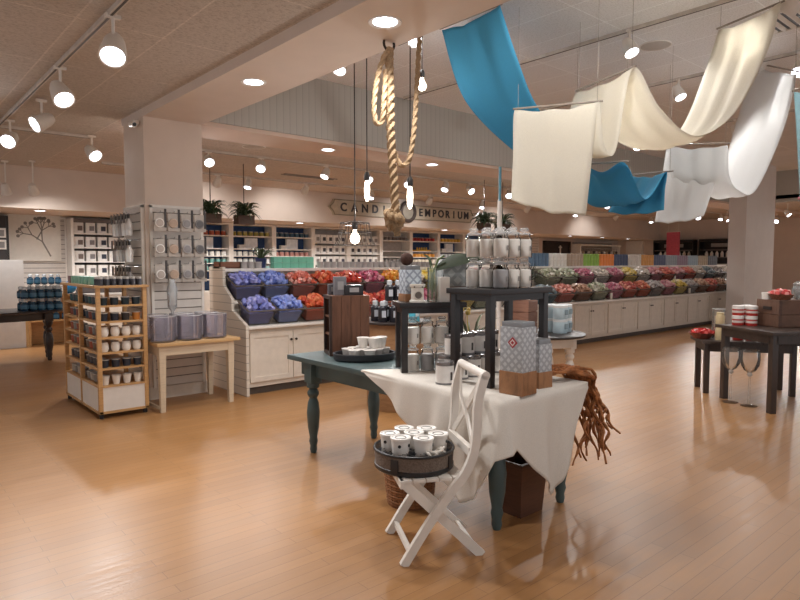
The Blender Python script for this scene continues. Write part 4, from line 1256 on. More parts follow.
for (x, y, a, b, hh, c, lab) in [(.11, .12, .05, .04, .155, '#77757a', 'tall grey carton on top of the upended crate'), (.22, .10, .08, .05, .085, '#2b2a2d', 'long black carton on top of the upended crate'), (.07, .22, .04, .04, .09, '#555358', 'small dark carton behind the others on the crate top')]:
    g = thing('small_carton', lab, 'box', CT(x, y, TZ + .502), CRA)
    MB().box(-a, a, -b, b, 0, hh, .003).build('carton', flat(c, .4), g)
    MB().box(-a * .5, a * .5, -b - .002, -b, hh * .3, hh * .75).build('paper_label', flat('#a5a2a2', .5), g)
ty = thing('black_tray', 'oval black tray of white cups on the blue-green table', 'tray', (3.03, 3.92, TZ + .0005), math.radians(-25))
MB().lathe([(0, 0), (.235, 0), (.25, .012), (.252, .05), (.242, .05), (.24, .016), (0, .012)], 40, ey=.72).build('tray_body', flat('#2b2c30', .4), ty)
MB().lathe([(.242, .05), (.254, .05), (.256, .058), (.241, .058), (.242, .05)], 40, ey=.72).build('rim', flat('#4a4b50', .35), ty)
cp = thing('white_cup', 'x', 'cup')
MB().lathe([(0, 0), (.03, 0), (.034, .008), (.046, .075), (.050, .08), (.046, .082), (.040, .075), (.03, .03), (0, .028)], 18).build('cup_body', flat('#ece6e0', .3), cp)
MB().lathe([(0, .03), (.034, .03), (.038, .06), (0, .062)], 14).build('wax', WAX, cp)
CP = Kind(cp)
for k, (x, y, tz) in enumerate([(2.88, 3.99, 0), (2.95, 3.90, 0), (3.05, 3.83, 0), (2.96, 4.02, 0), (3.06, 3.93, 0), (3.14, 3.85, 0), (3.16, 3.95, 0), (2.87, 3.89, 0), (2.96, 3.81, 0), (3.05, 4.03, 0)]):
    CP.put((x + .02, y - .02, TZ + .0135 + tz), 'white cup candle standing on the oval black tray', 'white cups on the tray')
for k, (x, y) in enumerate([(3.005, 3.955), (3.055, 3.88), (3.10, 3.89), (3.15, 3.90)]):
    CP.put((x + .02, y - .02, TZ + .096), 'white cup candle stacked on others on the oval black tray', 'upper white cups on the tray')

# reddish dried garland over the corner
gr = thing('dried_garland', 'rust-brown twisted dried garland hanging off the right corner of the table', 'garland', (0, 0, 0))
GM = flat('#9c6238', .8, var=.4, scale=30, bump=.6)
rn = random.Random(4)
for k in range(22):
    a0 = Vector((3.30 + rn.uniform(-.05, .10), 2.42 + rn.uniform(-.06, .09), CZ + .035 + rn.uniform(0, .04)))
    ex = Vector((3.61 + rn.uniform(0, .03), 2.30 + rn.uniform(-.07, .16), CZ + .03 + rn.uniform(-.01, .04)))
    end = Vector((3.68 + rn.uniform(-.02, .16), 2.28 + rn.uniform(-.14, .12), rn.uniform(.20, .60)))
    P_ = []
    for i in range(33):
        u = i / 32
        if u < .35: p = a0.lerp(ex, u / .35); p.z += .03 * math.sin(PI * u / .35)
        else:
            w_ = (u - .35) / .65
            p = ex.lerp(end, w_); p.x += .05 * math.sin(PI * w_)
        p += Vector((math.sin(i * .95 + k), math.cos(i * .75 + 2 * k), .3 * math.sin(i * 1.1 + k))) * .016
        if p.x < 3.60 and p.z < CZ + .02: p.z = CZ + .022
        P_.append(p)
    MB().tube(P_, [(.0065 + .006 * abs(math.sin(i * .9 + k))) * (1 if i < 30 else .6) for i in range(33)], 7).build('strand', GM, gr)

for o in list(COL.objects):
    if o.parent is None and o.type in ('MESH', 'EMPTY') and o.name.split('.')[0] in ('farm_table', 'tablecloth', 'black_riser', 'lidded_jar_candle', 'labelled_tin', 'lattice_box', 'moss_ball', 'candle_warmer', 'white_pillar', 'leaf_vase', 'potted_grass', 'dried_garland'):
        o.location.x -= .054; o.location.y -= .040

# ------------------------------------------------------------------ white folding chair with a round tray of candles
CH = flat('#e2dbd2', .4, var=.05)
chz = math.radians(61)
cx_, cy_ = 2.36, 2.43
ch = thing('folding_chair', 'white wooden X-leg folding chair before the cloth-covered table', 'chair', (cx_, cy_, 0), chz)
PB = [(.215, .0), (.10, .18), (-.03, .36), (-.12, .47), (-.165, .58), (-.18, .70), (-.185, .84), (-.222, .985)]
def smooth(pts, n=4):
    out = []
    P = [Vector(p) for p in pts]
    for i in range(len(P) - 1):
        p0, p1, p2, p3 = P[max(i - 1, 0)], P[i], P[i + 1], P[min(i + 2, len(P) - 1)]
        for k in range(n):
            t = k / n
            out.append(.5 * ((2 * p1) + (p2 - p0) * t + (2 * p0 - 5 * p1 + 4 * p2 - p3) * t * t + (3 * p1 - p0 - 3 * p2 + p3) * t ** 3))
    out.append(P[-1])
    return out
for s in (-.20, .20):
    MB().sweep(smooth([(s, y, z) for y, z in PB]), .03, .045, (0, 1, 0)).build('back_post', CH, ch)
for s in (-.163, .163):
    MB().sweep([(s, .205, .425), (s, -.225, 0)], .028, .05, (0, 1, 0)).build('leg', CH, ch)
m = MB()
for k in range(5): m.box(-.18, .18, -.125 + k * .072, -.125 + k * .072 + .066, .425, .442, .003)
m.build('seat', CH, ch)
MB().box(-.185, .185, .205, .228, .40, .442, .004).box(-.18, .18, -.12, -.10, .395, .425).build('seat_rail', CH, ch)
MB().tube([(-.215, -.224, .985), (.215, -.224, .985)], .024, 12).build('top_rail', CH, ch)
MB().bar((-.19, -.155, .575), (.19, -.155, .575), .03, .045).build('lower_rail', CH, ch)
for s in (-1, 1):
    MB().sweep([(-.185 * s, -.213, .96), (-.06 * s, -.182 - .006 * s, .82), (.06 * s, -.182 - .006 * s, .72), (.185 * s, -.165, .59)], .012, .034, (0, 0, 1)).build('back_cross', CH, ch)
MB().bar((-.19, .175, .06), (.19, .175, .06), .022, .03).build('front_stretcher', CH, ch)
MB().bar((-.155, -.18, .05), (.155, -.18, .05), .022, .03).build('rear_stretcher', CH, ch)
TRX, TRY, TRZ = 2.303, 2.530, .4425
def TT(u, v):
    return (TRX + .755 * u + .656 * v, TRY - .656 * u + .755 * v)
tr = thing('round_tray', 'round dark tray with a burlap band sitting on the white chair', 'tray', (TRX, TRY, TRZ))
MB().lathe([(0, 0), (.215, 0), (.222, .008), (.222, .025), (.214, .03), (.214, .035), (0, .012)], 44).build('tray_base', BLACK, tr)
MB().lathe([(.208, .025), (.217, .025), (.224, .105), (.215, .105), (.208, .025)], 44).build('burlap_band', flat('#6f6258', .9, var=.25, scale=90, bump=.6), tr)
MB().ring(.221, .008, (0, 0, .107), 44, 8).build('rim', BLACK, tr)
for a in (200, 290, 20, 110):
    MB().box(.219, .227, -.022, .022, .02, .09, .002, M=Matrix.Rotation(math.radians(a), 4, 'Z')).build('strap', flat('#2a2626', .5), tr)
rn = random.Random(9)
m = MB()
for k in range(420):
    a, r = rn.uniform(0, 6.28), .19 * math.sqrt(rn.random())
    p = Vector((r * math.cos(a), r * math.sin(a), .07 + rn.uniform(0, .035)))
    b = rn.uniform(0, 6.28)
    m.sweep([p, p + Vector((.03 * math.cos(b), .03 * math.sin(b), rn.uniform(-.012, .012)))], .004, .0015)
sh = m.build('shredded_paper', flat('#22232b', .6)); sh.location = (TRX, TRY, TRZ)
tag(sh, 'black shredded paper packing the round tray on the chair', 'packing', kind='stuff')
MB2 = MB().lathe([(0, .014), (.205, .035), (.208, .075), (0, .085)], 36).build('packing_bed', flat('#2a2a30', .9), tr)
tp = thing('white_pail', 'x', 'candle pot')
MB().lathe([(0, 0), (.044, 0), (.052, .10), (.055, .102), (.055, .108), (.049, .108), (.04, .09), (0, .09)], 22).build('pail_body', flat('#ece6df', .35), tp)
MB().lathe([(0, .108), (.05, .108), (.057, .109), (.057, .118), (.05, .120), (.044, .115), (0, .115)], 22).build('lid', flat('#f2eee8', .3), tp)
for a in (-2.4, -1.2):
    MB().cyl(.009, 0, .004, 10, M=Matrix.Translation((.0495 * math.cos(a), .0495 * math.sin(a), .078)) @ Vector((math.cos(a), math.sin(a), 0)).to_track_quat('Z', 'Y').to_matrix().to_4x4()).build('eyelet', BLACK, tp)
MB().ring(.03, .003, (0, 0, .115), 18).build('lid_ring', flat('#8d8b88', .4), tp)
TP = Kind(tp)
plc = ['touching the left rim', 'at the front left', 'at the rear left', 'in the middle of the group', 'nearest the chair back', 'at the front next to the ruffle', 'at the rear right']
for k, (x, y) in enumerate([TT(-.135, .0), TT(-.075, -.085), TT(-.055, .115), TT(.0, .02), TT(.135, -.005), TT(.05, -.095), TT(.075, .11)]):
    TP.put((x, y, TRZ + .066), 'white lidded pail candle %s in the round tray' % plc[k], 'white pails in the tray', rz=k * .4 - .4)
rf = thing('ruffled_cloth', 'bunched white cloth ruffle at the front of the round tray', 'cloth', TT(.115, -.125) + (TRZ + .082,))
m = MB()
for k in range(16):
    a = -2.9 + k * .2
    m.ring(.022, .007, (0, 0, 0), 12, 6, M=Matrix.Translation((.06 * math.cos(a) * rn.uniform(.5, 1), .035 * math.sin(a) * rn.uniform(.4, 1) + .01, .012 + rn.uniform(0, .02))) @ Matrix.Rotation(rn.uniform(0, 3), 4, 'X') @ Matrix.Rotation(rn.uniform(0, 3), 4, 'Y'))
m.build('ruffle', LIN, rf)

# things below the table
wk = thing('wicker_basket', 'round brown wicker basket on the floor behind the chair legs', 'basket', (2.68, 2.98, 0))
m = MB()
for k in range(16):
    z = .01 + k * .0185
    R_ = .145 + .03 * (k / 15) + .003 * (k % 2)
    m.ring(R_, .009, (0, 0, z + .009), 30, 6)
m.build('woven_wall', flat('#8a5a34', .7, var=.3, scale=60), wk)
m = MB()
for k in range(24):
    a = 2 * PI * k / 24
    m.tube([(.146 * math.cos(a), .146 * math.sin(a), .004), (.178 * math.cos(a), .178 * math.sin(a), .30)], .006, 6)
m.build('stakes', flat('#75492a', .7), wk)
MB().cyl(.15, 0, .012, 24).build('base', flat('#75492a', .7), wk)
MB().ring(.178, .013, (0, 0, .305), 30, 8).build('rim', flat('#8a5a34', .6), wk)
wbn = thing('wooden_bin', 'dark square wooden bin on the floor under the near end of the table', 'bin', (3.12, 2.44, 0))
m = MB()
WB = wood('#5a3826', .5)
a, b = .11, .135
for (p, q) in (((-1, -1), (1, -1)), ((1, -1), (1, 1)), ((1, 1), (-1, 1)), ((-1, 1), (-1, -1))):
    v = [m.bm.verts.new(c) for c in ((p[0] * a, p[1] * a, 0), (q[0] * a, q[1] * a, 0), (q[0] * b, q[1] * b, .34), (p[0] * b, p[1] * b, .34), (p[0] * (a - .015), p[1] * (a - .015), 0), (q[0] * (a - .015), q[1] * (a - .015), 0), (q[0] * (b - .015), q[1] * (b - .015), .34), (p[0] * (b - .015), p[1] * (b - .015), .34))]
    for f in ((0, 1, 2, 3), (5, 4, 7, 6), (3, 2, 6, 7), (0, 4, 5, 1)): m.bm.faces.new([v[i] for i in f])
m.build('bin_side', WB, wbn)
MB().box(-.095, .095, -.095, .095, .002, .016).build('bin_base', WB, wbn)
m = MB(); q = .14
m.box(-q, q, -q, -q + .018, .325, .345).box(-q, q, q - .018, q, .325, .345).box(-q, -q + .018, -q + .018, q - .018, .325, .345).box(q - .018, q, -q + .018, q - .018, .325, .345)
m.build('rim', wood('#4a2e20', .5), wbn)

# ------------------------------------------------------------------ round tables behind
def round_table(label, x, y, h, r, wh=True):
    t = thing('round_table', label, 'table', (x, y, 0))
    MB().lathe([(0, h - .03), (r - .01, h - .03), (r, h - .02), (r, h - .006), (r - .01, h), (0, h)], 40).build('tabletop', DARKWOOD, t)
    return t
rt = round_table('round dark-topped pedestal table with turned white legs beyond the riser', 5.97, 4.35, .76, .50)
for k in range(4):
    a = math.radians(20 + 90 * k)
    lx, ly = .33 * math.cos(a), .33 * math.sin(a)
    turned_leg(rt, lx, ly, .73, WHITE, 1.1, .14)
MB().lathe([(.30, .62), (.38, .62), (.38, .73), (.30, .73), (.30, .62)], 30).build('apron', CREAM, rt)
bt = thing('blue_tin', 'x', 'tin')
MB().lathe([(0, 0), (.078, 0), (.082, .006), (.082, .14), (.078, .15), (0, .15)], 22).build('tin_body', flat('#c8dde6', .3), bt)
MB().lathe([(.08, .13), (.084, .13), (.085, .156), (.07, .162), (0, .162), (0, .13)], 22).build('lid', flat('#e9edee', .3), bt)
MB().box(-.03, .03, -.087, -.082, .05, .11).build('printed_label', flat('#8fa3ac', .5), bt)
BT = Kind(bt)
for k, (x, y) in enumerate([(6.09, 4.18), (6.27, 4.24), (6.14, 4.36)]):
    for j in range(2):
        BT.put((x, y, .761 + j * .1625), 'pale blue lidded tin in the two-high stack on the round table', 'pale blue tins on the round table')
tcr = thing('wooden_crate', 'square pinkish wooden crate on the round table behind the tall riser', 'crate', (5.72, 4.44, .761), .3)
TW = wood('#9a7260', .6)
m = MB().box(-.15, .15, -.13, .13, 0, .012)
for k in range(3):
    z = .0 + .13 * k
    m.box(-.15, .15, -.13, -.118, z, z + .12).box(-.15, .15, .118, .13, z, z + .12).box(-.15, -.138, -.118, .118, z, z + .12).box(.138, .15, -.118, .118, z, z + .12)
m.build('crate_slats', TW, tcr)
MB().box(-.137, -.11, -.117, -.09, .012, .385).box(.11, .137, -.117, -.09, .012, .385).box(-.137, -.11, .09, .117, .012, .385).box(.11, .137, .09, .117, .012, .385).build('corner_posts', TW, tcr)
pole = thing('white_pole', 'tall white pole with teal tip rising behind the jars', 'pole', (5.33, 4.46, 0))
MB().tube([(0, 0, 0.02), (0, 0, 2.25)], .026, 12).build('shaft', flat('#dcd6d0', .5), pole)
MB().tube([(0, 0, 2.25), (0, 0, 2.62)], .016, 10).build('tip', flat('#5f94a8', .5), pole)
MB().lathe([(0, 0), (.12, 0), (.11, .02), (.03, .03), (0, .03)], 20).build('foot', WHITE, pole)
dr_ = thing('drum_table', 'round tan drum table with a dark top behind the white cups', 'table', (4.38, 5.12, 0))
MB().lathe([(0, .0), (.30, 0), (.31, .02), (.31, .92), (0, .92)], 36).build('drum', wood('#a07a56', .55, (3, 3, 12), .25), dr_)
MB().lathe([(0, .92), (.36, .92), (.375, .93), (.375, .945), (.36, .95), (0, .95)], 40).build('tabletop', DARKWOOD, dr_)
bb_ = thing('black_bottle', 'x', 'bottle')
MB().lathe([(0, 0), (.045, 0), (.048, .006), (.048, .15), (.03, .17), (0, .17)], 14).build('bottle_body', flat('#25242a', .25), bb_)
MB().lathe([(0, .17), (.026, .17), (.03, .21), (.02, .22), (0, .22)], 12).build('stopper', glass('#e8eef2', .45, .03), bb_)
MB().box(-.022, .022, -.051, -.047, .05, .12).build('paper_label', flat('#b9bcc4', .5), bb_)
BBK = Kind(bb_)
for k, (x, y, z) in enumerate([(4.13, 5.03, .951), (4.22, 4.95, .951), (4.31, 4.90, .951), (4.15, 5.18, .951), (4.24, 5.12, .951), (4.34, 5.06, .951), (4.20, 5.00, 1.1715), (4.29, 4.97, 1.1715)]):
    BBK.put((x, y, z), 'black bottle with clear stopper in the group on the drum table', 'black bottles on the drum table', rz=-.4)
tb = thing('teal_box', 'bright teal carton standing on the drum table next to the black bottles', 'box', (4.37, 4.80, .951), .3)
MB().box(-.05, .05, -.035, .035, 0, .19, .003).build('carton', flat('#4fb0c6', .45), tb)
MB().box(-.03, .03, -.038, -.035, .06, .14).build('paper_label', flat('#d8ecf0', .5), tb)

# ------------------------------------------------------------------ dark tables at right
GD = wood('#41352f', .35, (12, 2, 2), .3)
def slat_table(label, loc, rz, w, d, h, lg=.065):
    t = thing('dark_table', label, 'table', loc, rz)
    m = MB(); n = 5
    for k in range(n): m.box(-.05 + k * (d + .1) / n + .002, -.05 + (k + 1) * (d + .1) / n - .002, -.05, w + .05, h - .035, h, .003)
    m.build('tabletop', GD, t)
    MB().box(.0, .02, .04, w - .04, h - .13, h - .035).box(d - .02, d, .04, w - .04, h - .13, h - .035).box(.04, d - .04, 0, .02, h - .13, h - .035).box(.04, d - .04, w - .02, w, h - .13, h - .035).build('apron', GD, t)
    for a in (0, d - lg):
        for b in (0, w - lg): MB().box(a, a + lg, b, b + lg, 0, h - .035, .003).build('leg', GD, t)
    return t
AZ = math.atan2(-.527, .85)
slat_table('higher dark brown table with a crate on it at the right edge', (7.085, 2.275, 0), AZ, .80, 1.35, .86)
slat_table('lower dark brown table tucked beneath the higher one', (7.615, 3.18, 0), math.radians(-53), .45, 1.0, .64, .06)
def T1(u, v, z):  # u along the short side, v along the long side of the higher table
    c, s = math.cos(AZ), math.sin(AZ)
    return (7.085 + v * c - u * s, 2.275 + v * s + u * c, z)
cr = thing('wooden_crate', 'weathered brown wooden crate on the higher dark table', 'crate', T1(.50, .64, .8605), AZ)
CB = wood('#6b4c3b', .65, (2, 14, 3), .35)
m = MB().box(-.3, .3, -.17, .17, 0, .012)
for k in range(2):
    z = .145 * k
    m.box(-.3, .3, -.17, -.156, z, z + .14).box(-.3, .3, .156, .17, z, z + .14).box(-.3, -.286, -.156, .156, z, z + .14).box(.286, .3, -.156, .156, z, z + .14)
m.build('crate_boards', CB, cr)
MB().box(-.30, .30, -.17, .17, .286, .30).build('lid', CB, cr)
for a in (-.306, .27): MB().box(a, a + .036, -.178, -.171, 0, .30).build('batten', wood('#553a2d', .6), cr)
MB().box(-.309, -.300, -.06, .06, .19, .225).build('hand_slot', flat('#2c201b', .7), cr)
CRZ = .8605 + .3005
rb = thing('woven_bowl', 'shallow woven bowl of pink and red sweets-coloured candles on the crate', 'bowl', T1(.50, .50, CRZ))
MB().lathe([(0, 0), (.09, 0), (.13, .06), (.122, .06), (.085, .01), (0, .008)], 24).build('bowl', m_wicker('#8a5a44', 60), rb)
vb_ = MB().lathe([(0, 0), (.022, 0), (.027, .04), (0, .042)], 8).build('red_votive', flat('#d9605c', .4)); vb_['category'] = 'candle'
VB = Kind(vb_)
rn = random.Random(2)
def redheap(x, y, z, r, n, lab, grp, cols):
    for k in range(n):
        a, q = rn.uniform(0, 6.28), r * math.sqrt((k + .5) / n)
        o = VB.put((x + q * math.cos(2.4 * k), y + q * math.sin(2.4 * k), z + .035 * (1 - (q / r) ** 2) + rn.uniform(0, .008)), lab, grp)
        o.rotation_euler = (rn.uniform(-.6, .6), rn.uniform(-.6, .6), 0); paint(o, flat(rn.choice(cols), .4))
p = T1(.50, .50, CRZ)
redheap(p[0], p[1], CRZ + .04, .105, 22, 'pink or red votive heaped in the woven bowl on the crate', 'votives in the bowl on the crate', ['#d9605c', '#e89a94', '#c84848', '#eebbb4'])
wt = thing('white_tin', 'small white tin on the crate beside the woven bowl', 'tin', T1(.60, .40, CRZ))
MB().lathe([(0, 0), (.045, 0), (.045, .06), (.047, .06), (.047, .075), (0, .075)], 16).build('tin_body', WHITE, wt)
MB().box(-.02, .02, -.048, -.044, .015, .045).build('paper_label', flat('#b9afa6', .5), wt)
gj = thing('clear_jar', 'x', 'jar')
MB().lathe([(0, 0), (.05, 0), (.055, .01), (.055, .12), (.04, .14), (.04, .16), (.036, .16), (.036, .14), (.05, .118), (.05, .012), (0, .01)], 18).build('jar_body', glass('#e6ebea', .18, .03), gj)
MB().lathe([(0, .16), (.045, .16), (.045, .175), (.02, .185), (.02, .2), (0, .2)], 14).build('lid', flat('#a8a49f', .3, .5), gj)
GJ = Kind(gj)
for k, (u, v, z) in enumerate([(.46, .72, CRZ), (.58, .78, CRZ), (.42, .86, CRZ)]):
    GJ.put(T1(u, v, z), 'clear lidded jar standing on the crate at the right edge', 'clear jars on the crate')
rt_ = thing('red_tin', 'x', 'tin')
MB().lathe([(0, 0), (.058, 0), (.06, .004), (.06, .098), (0, .098)], 20).build('tin_body', flat('#c23a34', .35), rt_)
MB().lathe([(.0605, .072), (.0625, .072), (.0625, .108), (.055, .113), (0, .113), (0, .1)], 20).build('lid', flat('#e8e2dc', .3), rt_)
MB().lathe([(.0602, .03), (.0612, .03), (.0612, .055), (.0602, .055), (.0602, .03)], 20).build('paper_band', flat('#dcd0c8', .5), rt_)
RT = Kind(rt_)
for k, (u, v) in enumerate([(.70, .13), (.62, .24), (.74, .27)]):
    for j in range(2):
        RT.put(T1(u, v, .8605 + .1135 * j), 'red and white tin in the two-high stack on the higher dark table', 'red tins on the higher table')
gh = thing('glass_goblet', 'x', 'goblet')
MB().lathe([(0, 0), (.085, 0), (.085, .004), (.012, .02), (.008, .30), (.012, .33), (.03, .345), (.014, .36), (.03, .375), (.06, .395), (.09, .45), (.10, .52), (.095, .60), (.085, .62), (.082, .62), (.092, .595), (.096, .52), (.086, .452), (.05, .40), (0, .385)], 24).build('goblet_glass', glass('#fbfaf8', .03, .02, .45), gh)
MB().ball(.026, (0, 0, .35), 12).build('stem_knop', glass('#ffffff', .5, .05), gh)
GH = Kind(gh)
GH.put((7.36, 2.78, 0), 'tall clear glass goblet on the floor, the smaller-looking inner one by the table leg')
GH.put((7.32, 2.57, 0), 'tall clear glass goblet on the floor in front, below the table edge')
b2 = thing('woven_bowl', 'red candle bowl on the corner of the lower dark table', 'bowl', (7.82, 3.31, .6405))
MB().lathe([(0, 0), (.09, 0), (.15, .07), (.142, .07), (.085, .01), (0, .008)], 24).build('bowl', m_wicker('#8a4a3c', 60), b2)
redheap(7.82, 3.31, .69, .12, 24, 'red or white votive heaped in the bowl on the lower table', 'votives in the bowl on the lower table', ['#c8342e', '#d9605c', '#f0e8e4', '#b93030'])
gd = thing('gold_jar', 'x', 'jar')
MB().lathe([(0, 0), (.05, 0), (.052, .12), (.04, .14), (0, .14)], 16).build('jar_body', flat('#c8b48c', .35, .1), gd)
MB().lathe([(0, .14), (.042, .14), (.042, .165), (0, .165)], 16).build('lid', flat('#d8c79a', .3, .3), gd)
GDK = Kind(gd)
GDK.put((7.83, 3.10, .6405), 'gold candle jar on the lower table under the red tins')
GDK.put((7.83, 3.10, .8065), 'pale gold jar stacked on the other gold jar beside the higher table')
for k, (x, y) in enumerate([(7.98, 2.95), (8.06, 2.83)]):
    o = RT.put((x, y, .6405), 'red and white tin on the lower table, seen beneath the higher one', 'red tins on the lower table')
hc = thing('glass_cylinder', 'clear glass cylinder on the lower table left of the red tins', 'vase', (8.01, 3.19, .6405))
MB().lathe([(0, 0), (.075, 0), (.075, .36), (.070, .36), (.070, .012), (0, .012)], 24).build('cylinder_wall', glass('#f1ece4', .08, .02, .6), hc)
MB().ring(.0725, .004, (0, 0, .36), 24, 6).build('rim', glass('#ffffff', .4, .03), hc)

# flowering branch at the right edge
fb = thing('flowering_branch', 'thin green branch with pink blossoms hanging at the right edge', 'branch', (8.17, 2.22, 0))
TWG = flat('#7d8466', .7)
rn = random.Random(6)
main = smooth([(.05, 0, 1.08), (.0, .02, 1.7), (-.04, .05, 2.05), (.03, .02, 2.4), (-.02, 0, 2.75)], 4)
MB().tube(main, .011, 7).build('stem', TWG, fb)
for k in range(12):
    p = Vector(main[2 + k % (len(main) - 3)])
    q = p + Vector((rn.uniform(-.16, .16), rn.uniform(-.16, .16), rn.uniform(-.12, .12)))
    MB().tube([p, p.lerp(q, .5) + Vector((0, 0, .03)), q], .006, 5).build('twig', TWG, fb)
    m = MB()
    for j in range(5):
        a = j * 1.256
        m.ball(.016, (q.x + .018 * math.cos(a), q.y + .018 * math.sin(a), q.z), 6)
    m.build('blossom', flat(['#d88a90', '#e8e0d4', '#9aa886', '#c96a6e'][k % 4], .6), fb)
bv = thing('tall_vase', 'grey bottle vase behind the crate holding the flowering branch', 'vase', (8.21, 2.22, .8605))
MB().lathe([(0, 0), (.06, 0), (.065, .02), (.065, .12), (.022, .18), (.022, .22), (.018, .22), (.018, .18), (0, .02)], 18).build('vase_body', flat('#9a9a96', .3), bv)

# ------------------------------------------------------------------ hanging cloths
def swag(name_label, P, Q, mat, n=10, cols=14, billow=.04, seed=0):
    """a long cloth between two edges given as spots with their distance"""
    A = smooth([at(*p) for p in P], n); B = smooth([at(*q) for q in Q], n)
    m = MB(); rows = []
    for i, (a, b) in enumerate(zip(A, B)):
        r = []
        for j in range(cols + 1):
            u = j / cols
            p = a.lerp(b, u)
            w = math.sin(PI * u)
            p.z -= billow * w + .012 * math.sin(u * 14 + i * .23 + seed) * w
            p += Vector((.010, -.010, 0)) * math.sin(u * 19 + seed + i * .11) * w
            r.append(m.bm.verts.new(p))
        rows.append(r)
    m._skin(rows, closed=False)
    o = m.build('hanging_cloth', mat, sharp=80)
    so = o.modifiers.new('hem', 'SOLIDIFY'); so.thickness = .003
    tag(o, name_label, 'hanging cloth')
    return o
CRM = cloth('#efeade', .55)
BLU = cloth('#4aa0c4', .40)
WHT = cloth('#f0f0ef', .60)
swag('long cream cloth with a flat front panel swagged over three rods',
     [(511, 200, 6.15), (513, 158, 6.17), (515, 110, 6.2), (530, 150, 6.35), (560, 146, 6.5), (578, 92, 6.6), (608, 134, 6.5), (645, 150, 6.4), (680, 130, 6.3), (705, 72, 6.25), (719, 30, 6.2)],
     [(586, 215, 5.85), (592, 160, 5.85), (599, 102, 5.85), (604, 145, 5.84), (616, 150, 5.82), (633, 68, 5.8), (660, 108, 5.75), (695, 136, 5.7), (735, 113, 5.65), (768, 50, 5.6), (781, 2, 5.53)], CRM)
swag('long bright blue cloth swagged from the ceiling behind the cream panel',
     [(442, 30, 6.33), (465, 100, 6.6), (513, 150, 6.9), (550, 172, 7.2), (580, 166, 7.4), (588, 203, 7.6), (616, 204, 7.8), (631, 176, 8.0), (622, 192, 8.0), (608, 212, 8.0)],
     [(500, 5, 5.72), (518, 60, 6.0), (537, 106, 6.3), (570, 150, 6.6), (600, 172, 6.8), (625, 163, 6.9), (645, 199, 7.0), (666, 172, 7.2), (665, 190, 7.2), (664, 210, 7.2)], BLU, seed=2)
swag('sheer white cloth swagged at right before the pier',
     [(655, 222, 8.05), (661, 185, 8.05), (668, 146, 8.0), (671, 176, 7.9), (688, 192, 8.0), (714, 188, 8.3), (738, 118, 8.6), (752, 64, 8.8)],
     [(704, 216, 7.3), (716, 180, 7.3), (727, 145, 7.2), (729, 175, 7.1), (738, 190, 7.1), (756, 190, 7.1), (784, 128, 7.0), (797, 74, 6.85)], WHT, seed=4)
swag('pale aqua cloth hanging at the right edge of the view',
     [(794, 92, 6.6), (797, 140, 6.6), (800, 200, 6.6)], [(830, 80, 6.3), (832, 140, 6.3), (836, 195, 6.3)], cloth('#a8c6cc', .5), seed=5)
RODM = flat('#8d8378', .4)
for p, q, lab in [((513, 109, 6.2), (603, 101, 5.85), 'thin rod holding the top of the cream front panel'), ((576, 91, 6.6), (636, 66, 5.8), 'thin rod under the middle hump of the cream cloth'), ((717, 29, 6.2), (784, 1, 5.53), 'thin rod at the upper right end of the cream cloth'),
                  ((628, 175, 8.0), (673, 171, 7.2), 'thin rod holding the blue hanging end'), ((440, 29, 6.33), (502, 4, 5.72), 'thin rod at the ceiling end of the blue cloth'), ((573, 165, 7.4), (629, 161, 6.9), 'thin rod under the blue cloth behind the cream panel'),
                  ((665, 145, 8.0), (730, 143, 7.2), 'thin rod holding the sheer white panel'), ((749, 62, 8.8), (800, 72, 6.85), 'thin rod at the top of the sheer white cloth'), ((792, 91, 6.6), (834, 79, 6.3), 'thin rod of the pale aqua cloth')]:
    a, b = at(*p), at(*q)
    c = (a + b) / 2
    t = thing('hanging_rod', lab, 'rod', c)
    MB().tube([a - c, b - c], .010, 8).build('rod', RODM, t)
    for e in (a.lerp(b, .06) - c, a.lerp(b, .94) - c):
        MB().tube([e, (e.x, e.y, 4.05 - c.z)], .0018, 5).build('wire', RODM, t)

# ------------------------------------------------------------------ rope and pendant bulbs
rp = thing('hanging_rope', 'thick twisted manila rope hanging in loops from the big beam', 'rope', (0, 0, 0))
RPM = flat('#a98d6c', .85, var=.25, scale=90, bump=.5)
def rope(pts, r, name):
    P = smooth([at(*p) for p in pts], 14)
    MB().tube(P, r, 18, lobes=3, twist=2 * PI / .20).build(name, RPM, rp)
rope([(389, 48, 4.70), (390, 90, 4.70), (391, 140, 4.70), (394, 185, 4.70), (396, 216, 4.70)], .030, 'long_strand')
rope([(391, 52, 4.74), (391, 110, 4.77), (393, 145, 4.79), (400, 164, 4.79), (409, 160, 4.79), (414, 130, 4.79), (417, 85, 4.82), (419, 45, 4.87), (420, 22, 4.97), (421, 3, 5.06)], .018, 'far_loop')
rope([(386, 52, 4.66), (378, 75, 4.66), (374, 105, 4.66), (376, 122, 4.66), (382, 121, 4.66), (384, 100, 4.66), (386, 70, 4.68)], .018, 'short_loop')
kn = at(395, 218, 4.70)
m = MB()
for k, (a, b, c) in enumerate([(.5, .2, 0), (1.5, -.4, .01), (-.4, .9, -.01), (2.2, .5, .02)]):
    T = Matrix.Translation(kn + Vector((.012 * (k - 1.5), .008 * k, -.015 * (k - 1)))) @ Euler((a, b, c)).to_matrix().to_4x4()
    ringp = [T @ Vector((.052 * math.cos(i * PI / 12), .052 * math.sin(i * PI / 12), 0)) for i in range(25)]
    m.tube(ringp, .027, 12, lobes=3, twist=2 * PI / .12)
m.tube([kn + Vector((0, 0, -.03)), kn + Vector((.03, .02, -.10)), kn + Vector((.05, .03, -.12))], .026, 12, lobes=3, twist=30)
m.build('knot', RPM, rp)
hk = thing('rope_hook', 'dark iron hook bracket at the beam edge holding the rope', 'hook', at(389, 44, 4.70))
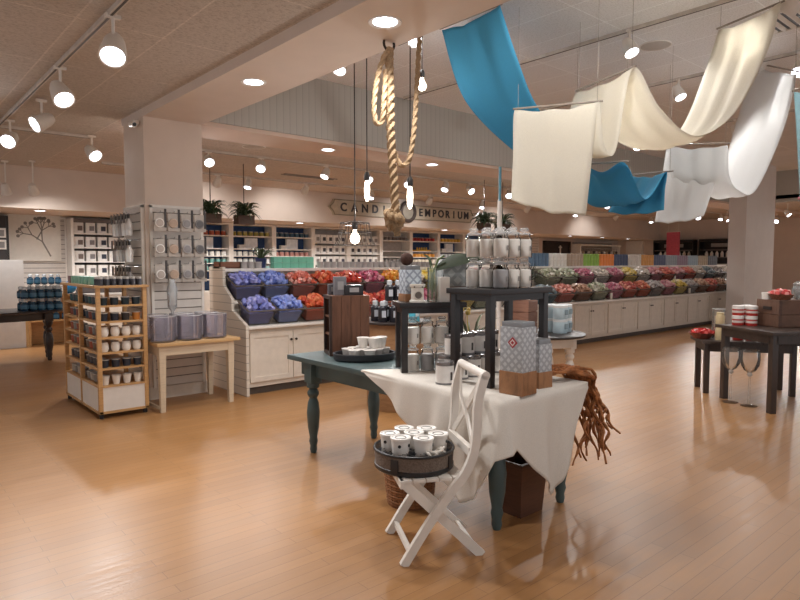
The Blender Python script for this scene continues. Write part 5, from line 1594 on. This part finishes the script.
m = MB().box(-.06, .14, -.05, .05, .03, .045).ring(.05, .010, (0, 0, 0), 16, 6, M=Matrix.Rotation(PI / 2, 4, 'X')).tube([(0, 0, .05), (0, 0, .03)], .012, 8)
m.build('hook_iron', flat('#3a322e', .5, .5), hk)
FIL = glow('#ffe9cf', 14.0)
def pendant(label, px, py, d, cage=False, rnd=False):
    p = at(px, py, d)
    t = thing('pendant_bulb', label, 'pendant lamp', p)
    MB().tube([(0, 0, .09), (0, 0, 4.05 - p.z)], .0055, 6).build('cord', flat('#2c2624', .6), t)
    MB().lathe([(0, 4.03 - p.z), (.06, 4.03 - p.z), (.06, 4.05 - p.z), (0, 4.05 - p.z)], 16).build('ceiling_rose', flat('#2c2624', .5), t)
    MB().lathe([(0, .02), (.02, .02), (.026, .03), (.026, .075), (.014, .10), (0, .10)], 14).build('socket', flat('#2c2826', .4), t)
    if rnd: MB().lathe([(0, .02), (.016, .02), (.018, 0), (.042, -.045), (.044, -.065), (.032, -.095), (0, -.108)], 16).build('bulb', FIL, t)
    else: MB().lathe([(0, .02), (.014, .02), (.022, -.01), (.025, -.06), (.022, -.13), (.010, -.165), (0, -.168)], 16).build('bulb', FIL, t)
    if cage:
        m = MB(); n = 12
        for k in range(n):
            a = 2 * PI * k / n
            m.tube([(.05 * math.cos(a), .05 * math.sin(a), .09), (.13 * math.cos(a), .13 * math.sin(a), .08), (.15 * math.cos(a), .15 * math.sin(a), -.05), (.185 * math.cos(a), .185 * math.sin(a), -.12)], .003, 5)
        for r, z in ((.05, .09), (.13, .08), (.145, -.01), (.185, -.12)): m.ring(r, .004, (0, 0, z), 28, 5)
        m.build('wire_cage', flat('#4a423c', .4, .6), t)
    lamp(t, 'POINT', 7, (0, 0, -.25), size=.03)
    return t
pendant('caged pendant bulb low on a long black cord', 355, 232, 5.6, True, True)
pendant('bare tubular bulb hanging left of the rope', 367, 183, 5.75)
pendant('bare tubular bulb hanging right of the rope', 410, 189, 5.3)
pendant('dazzling bare bulb high up beside the blue cloth', 422, 80, 6.3, False, True)
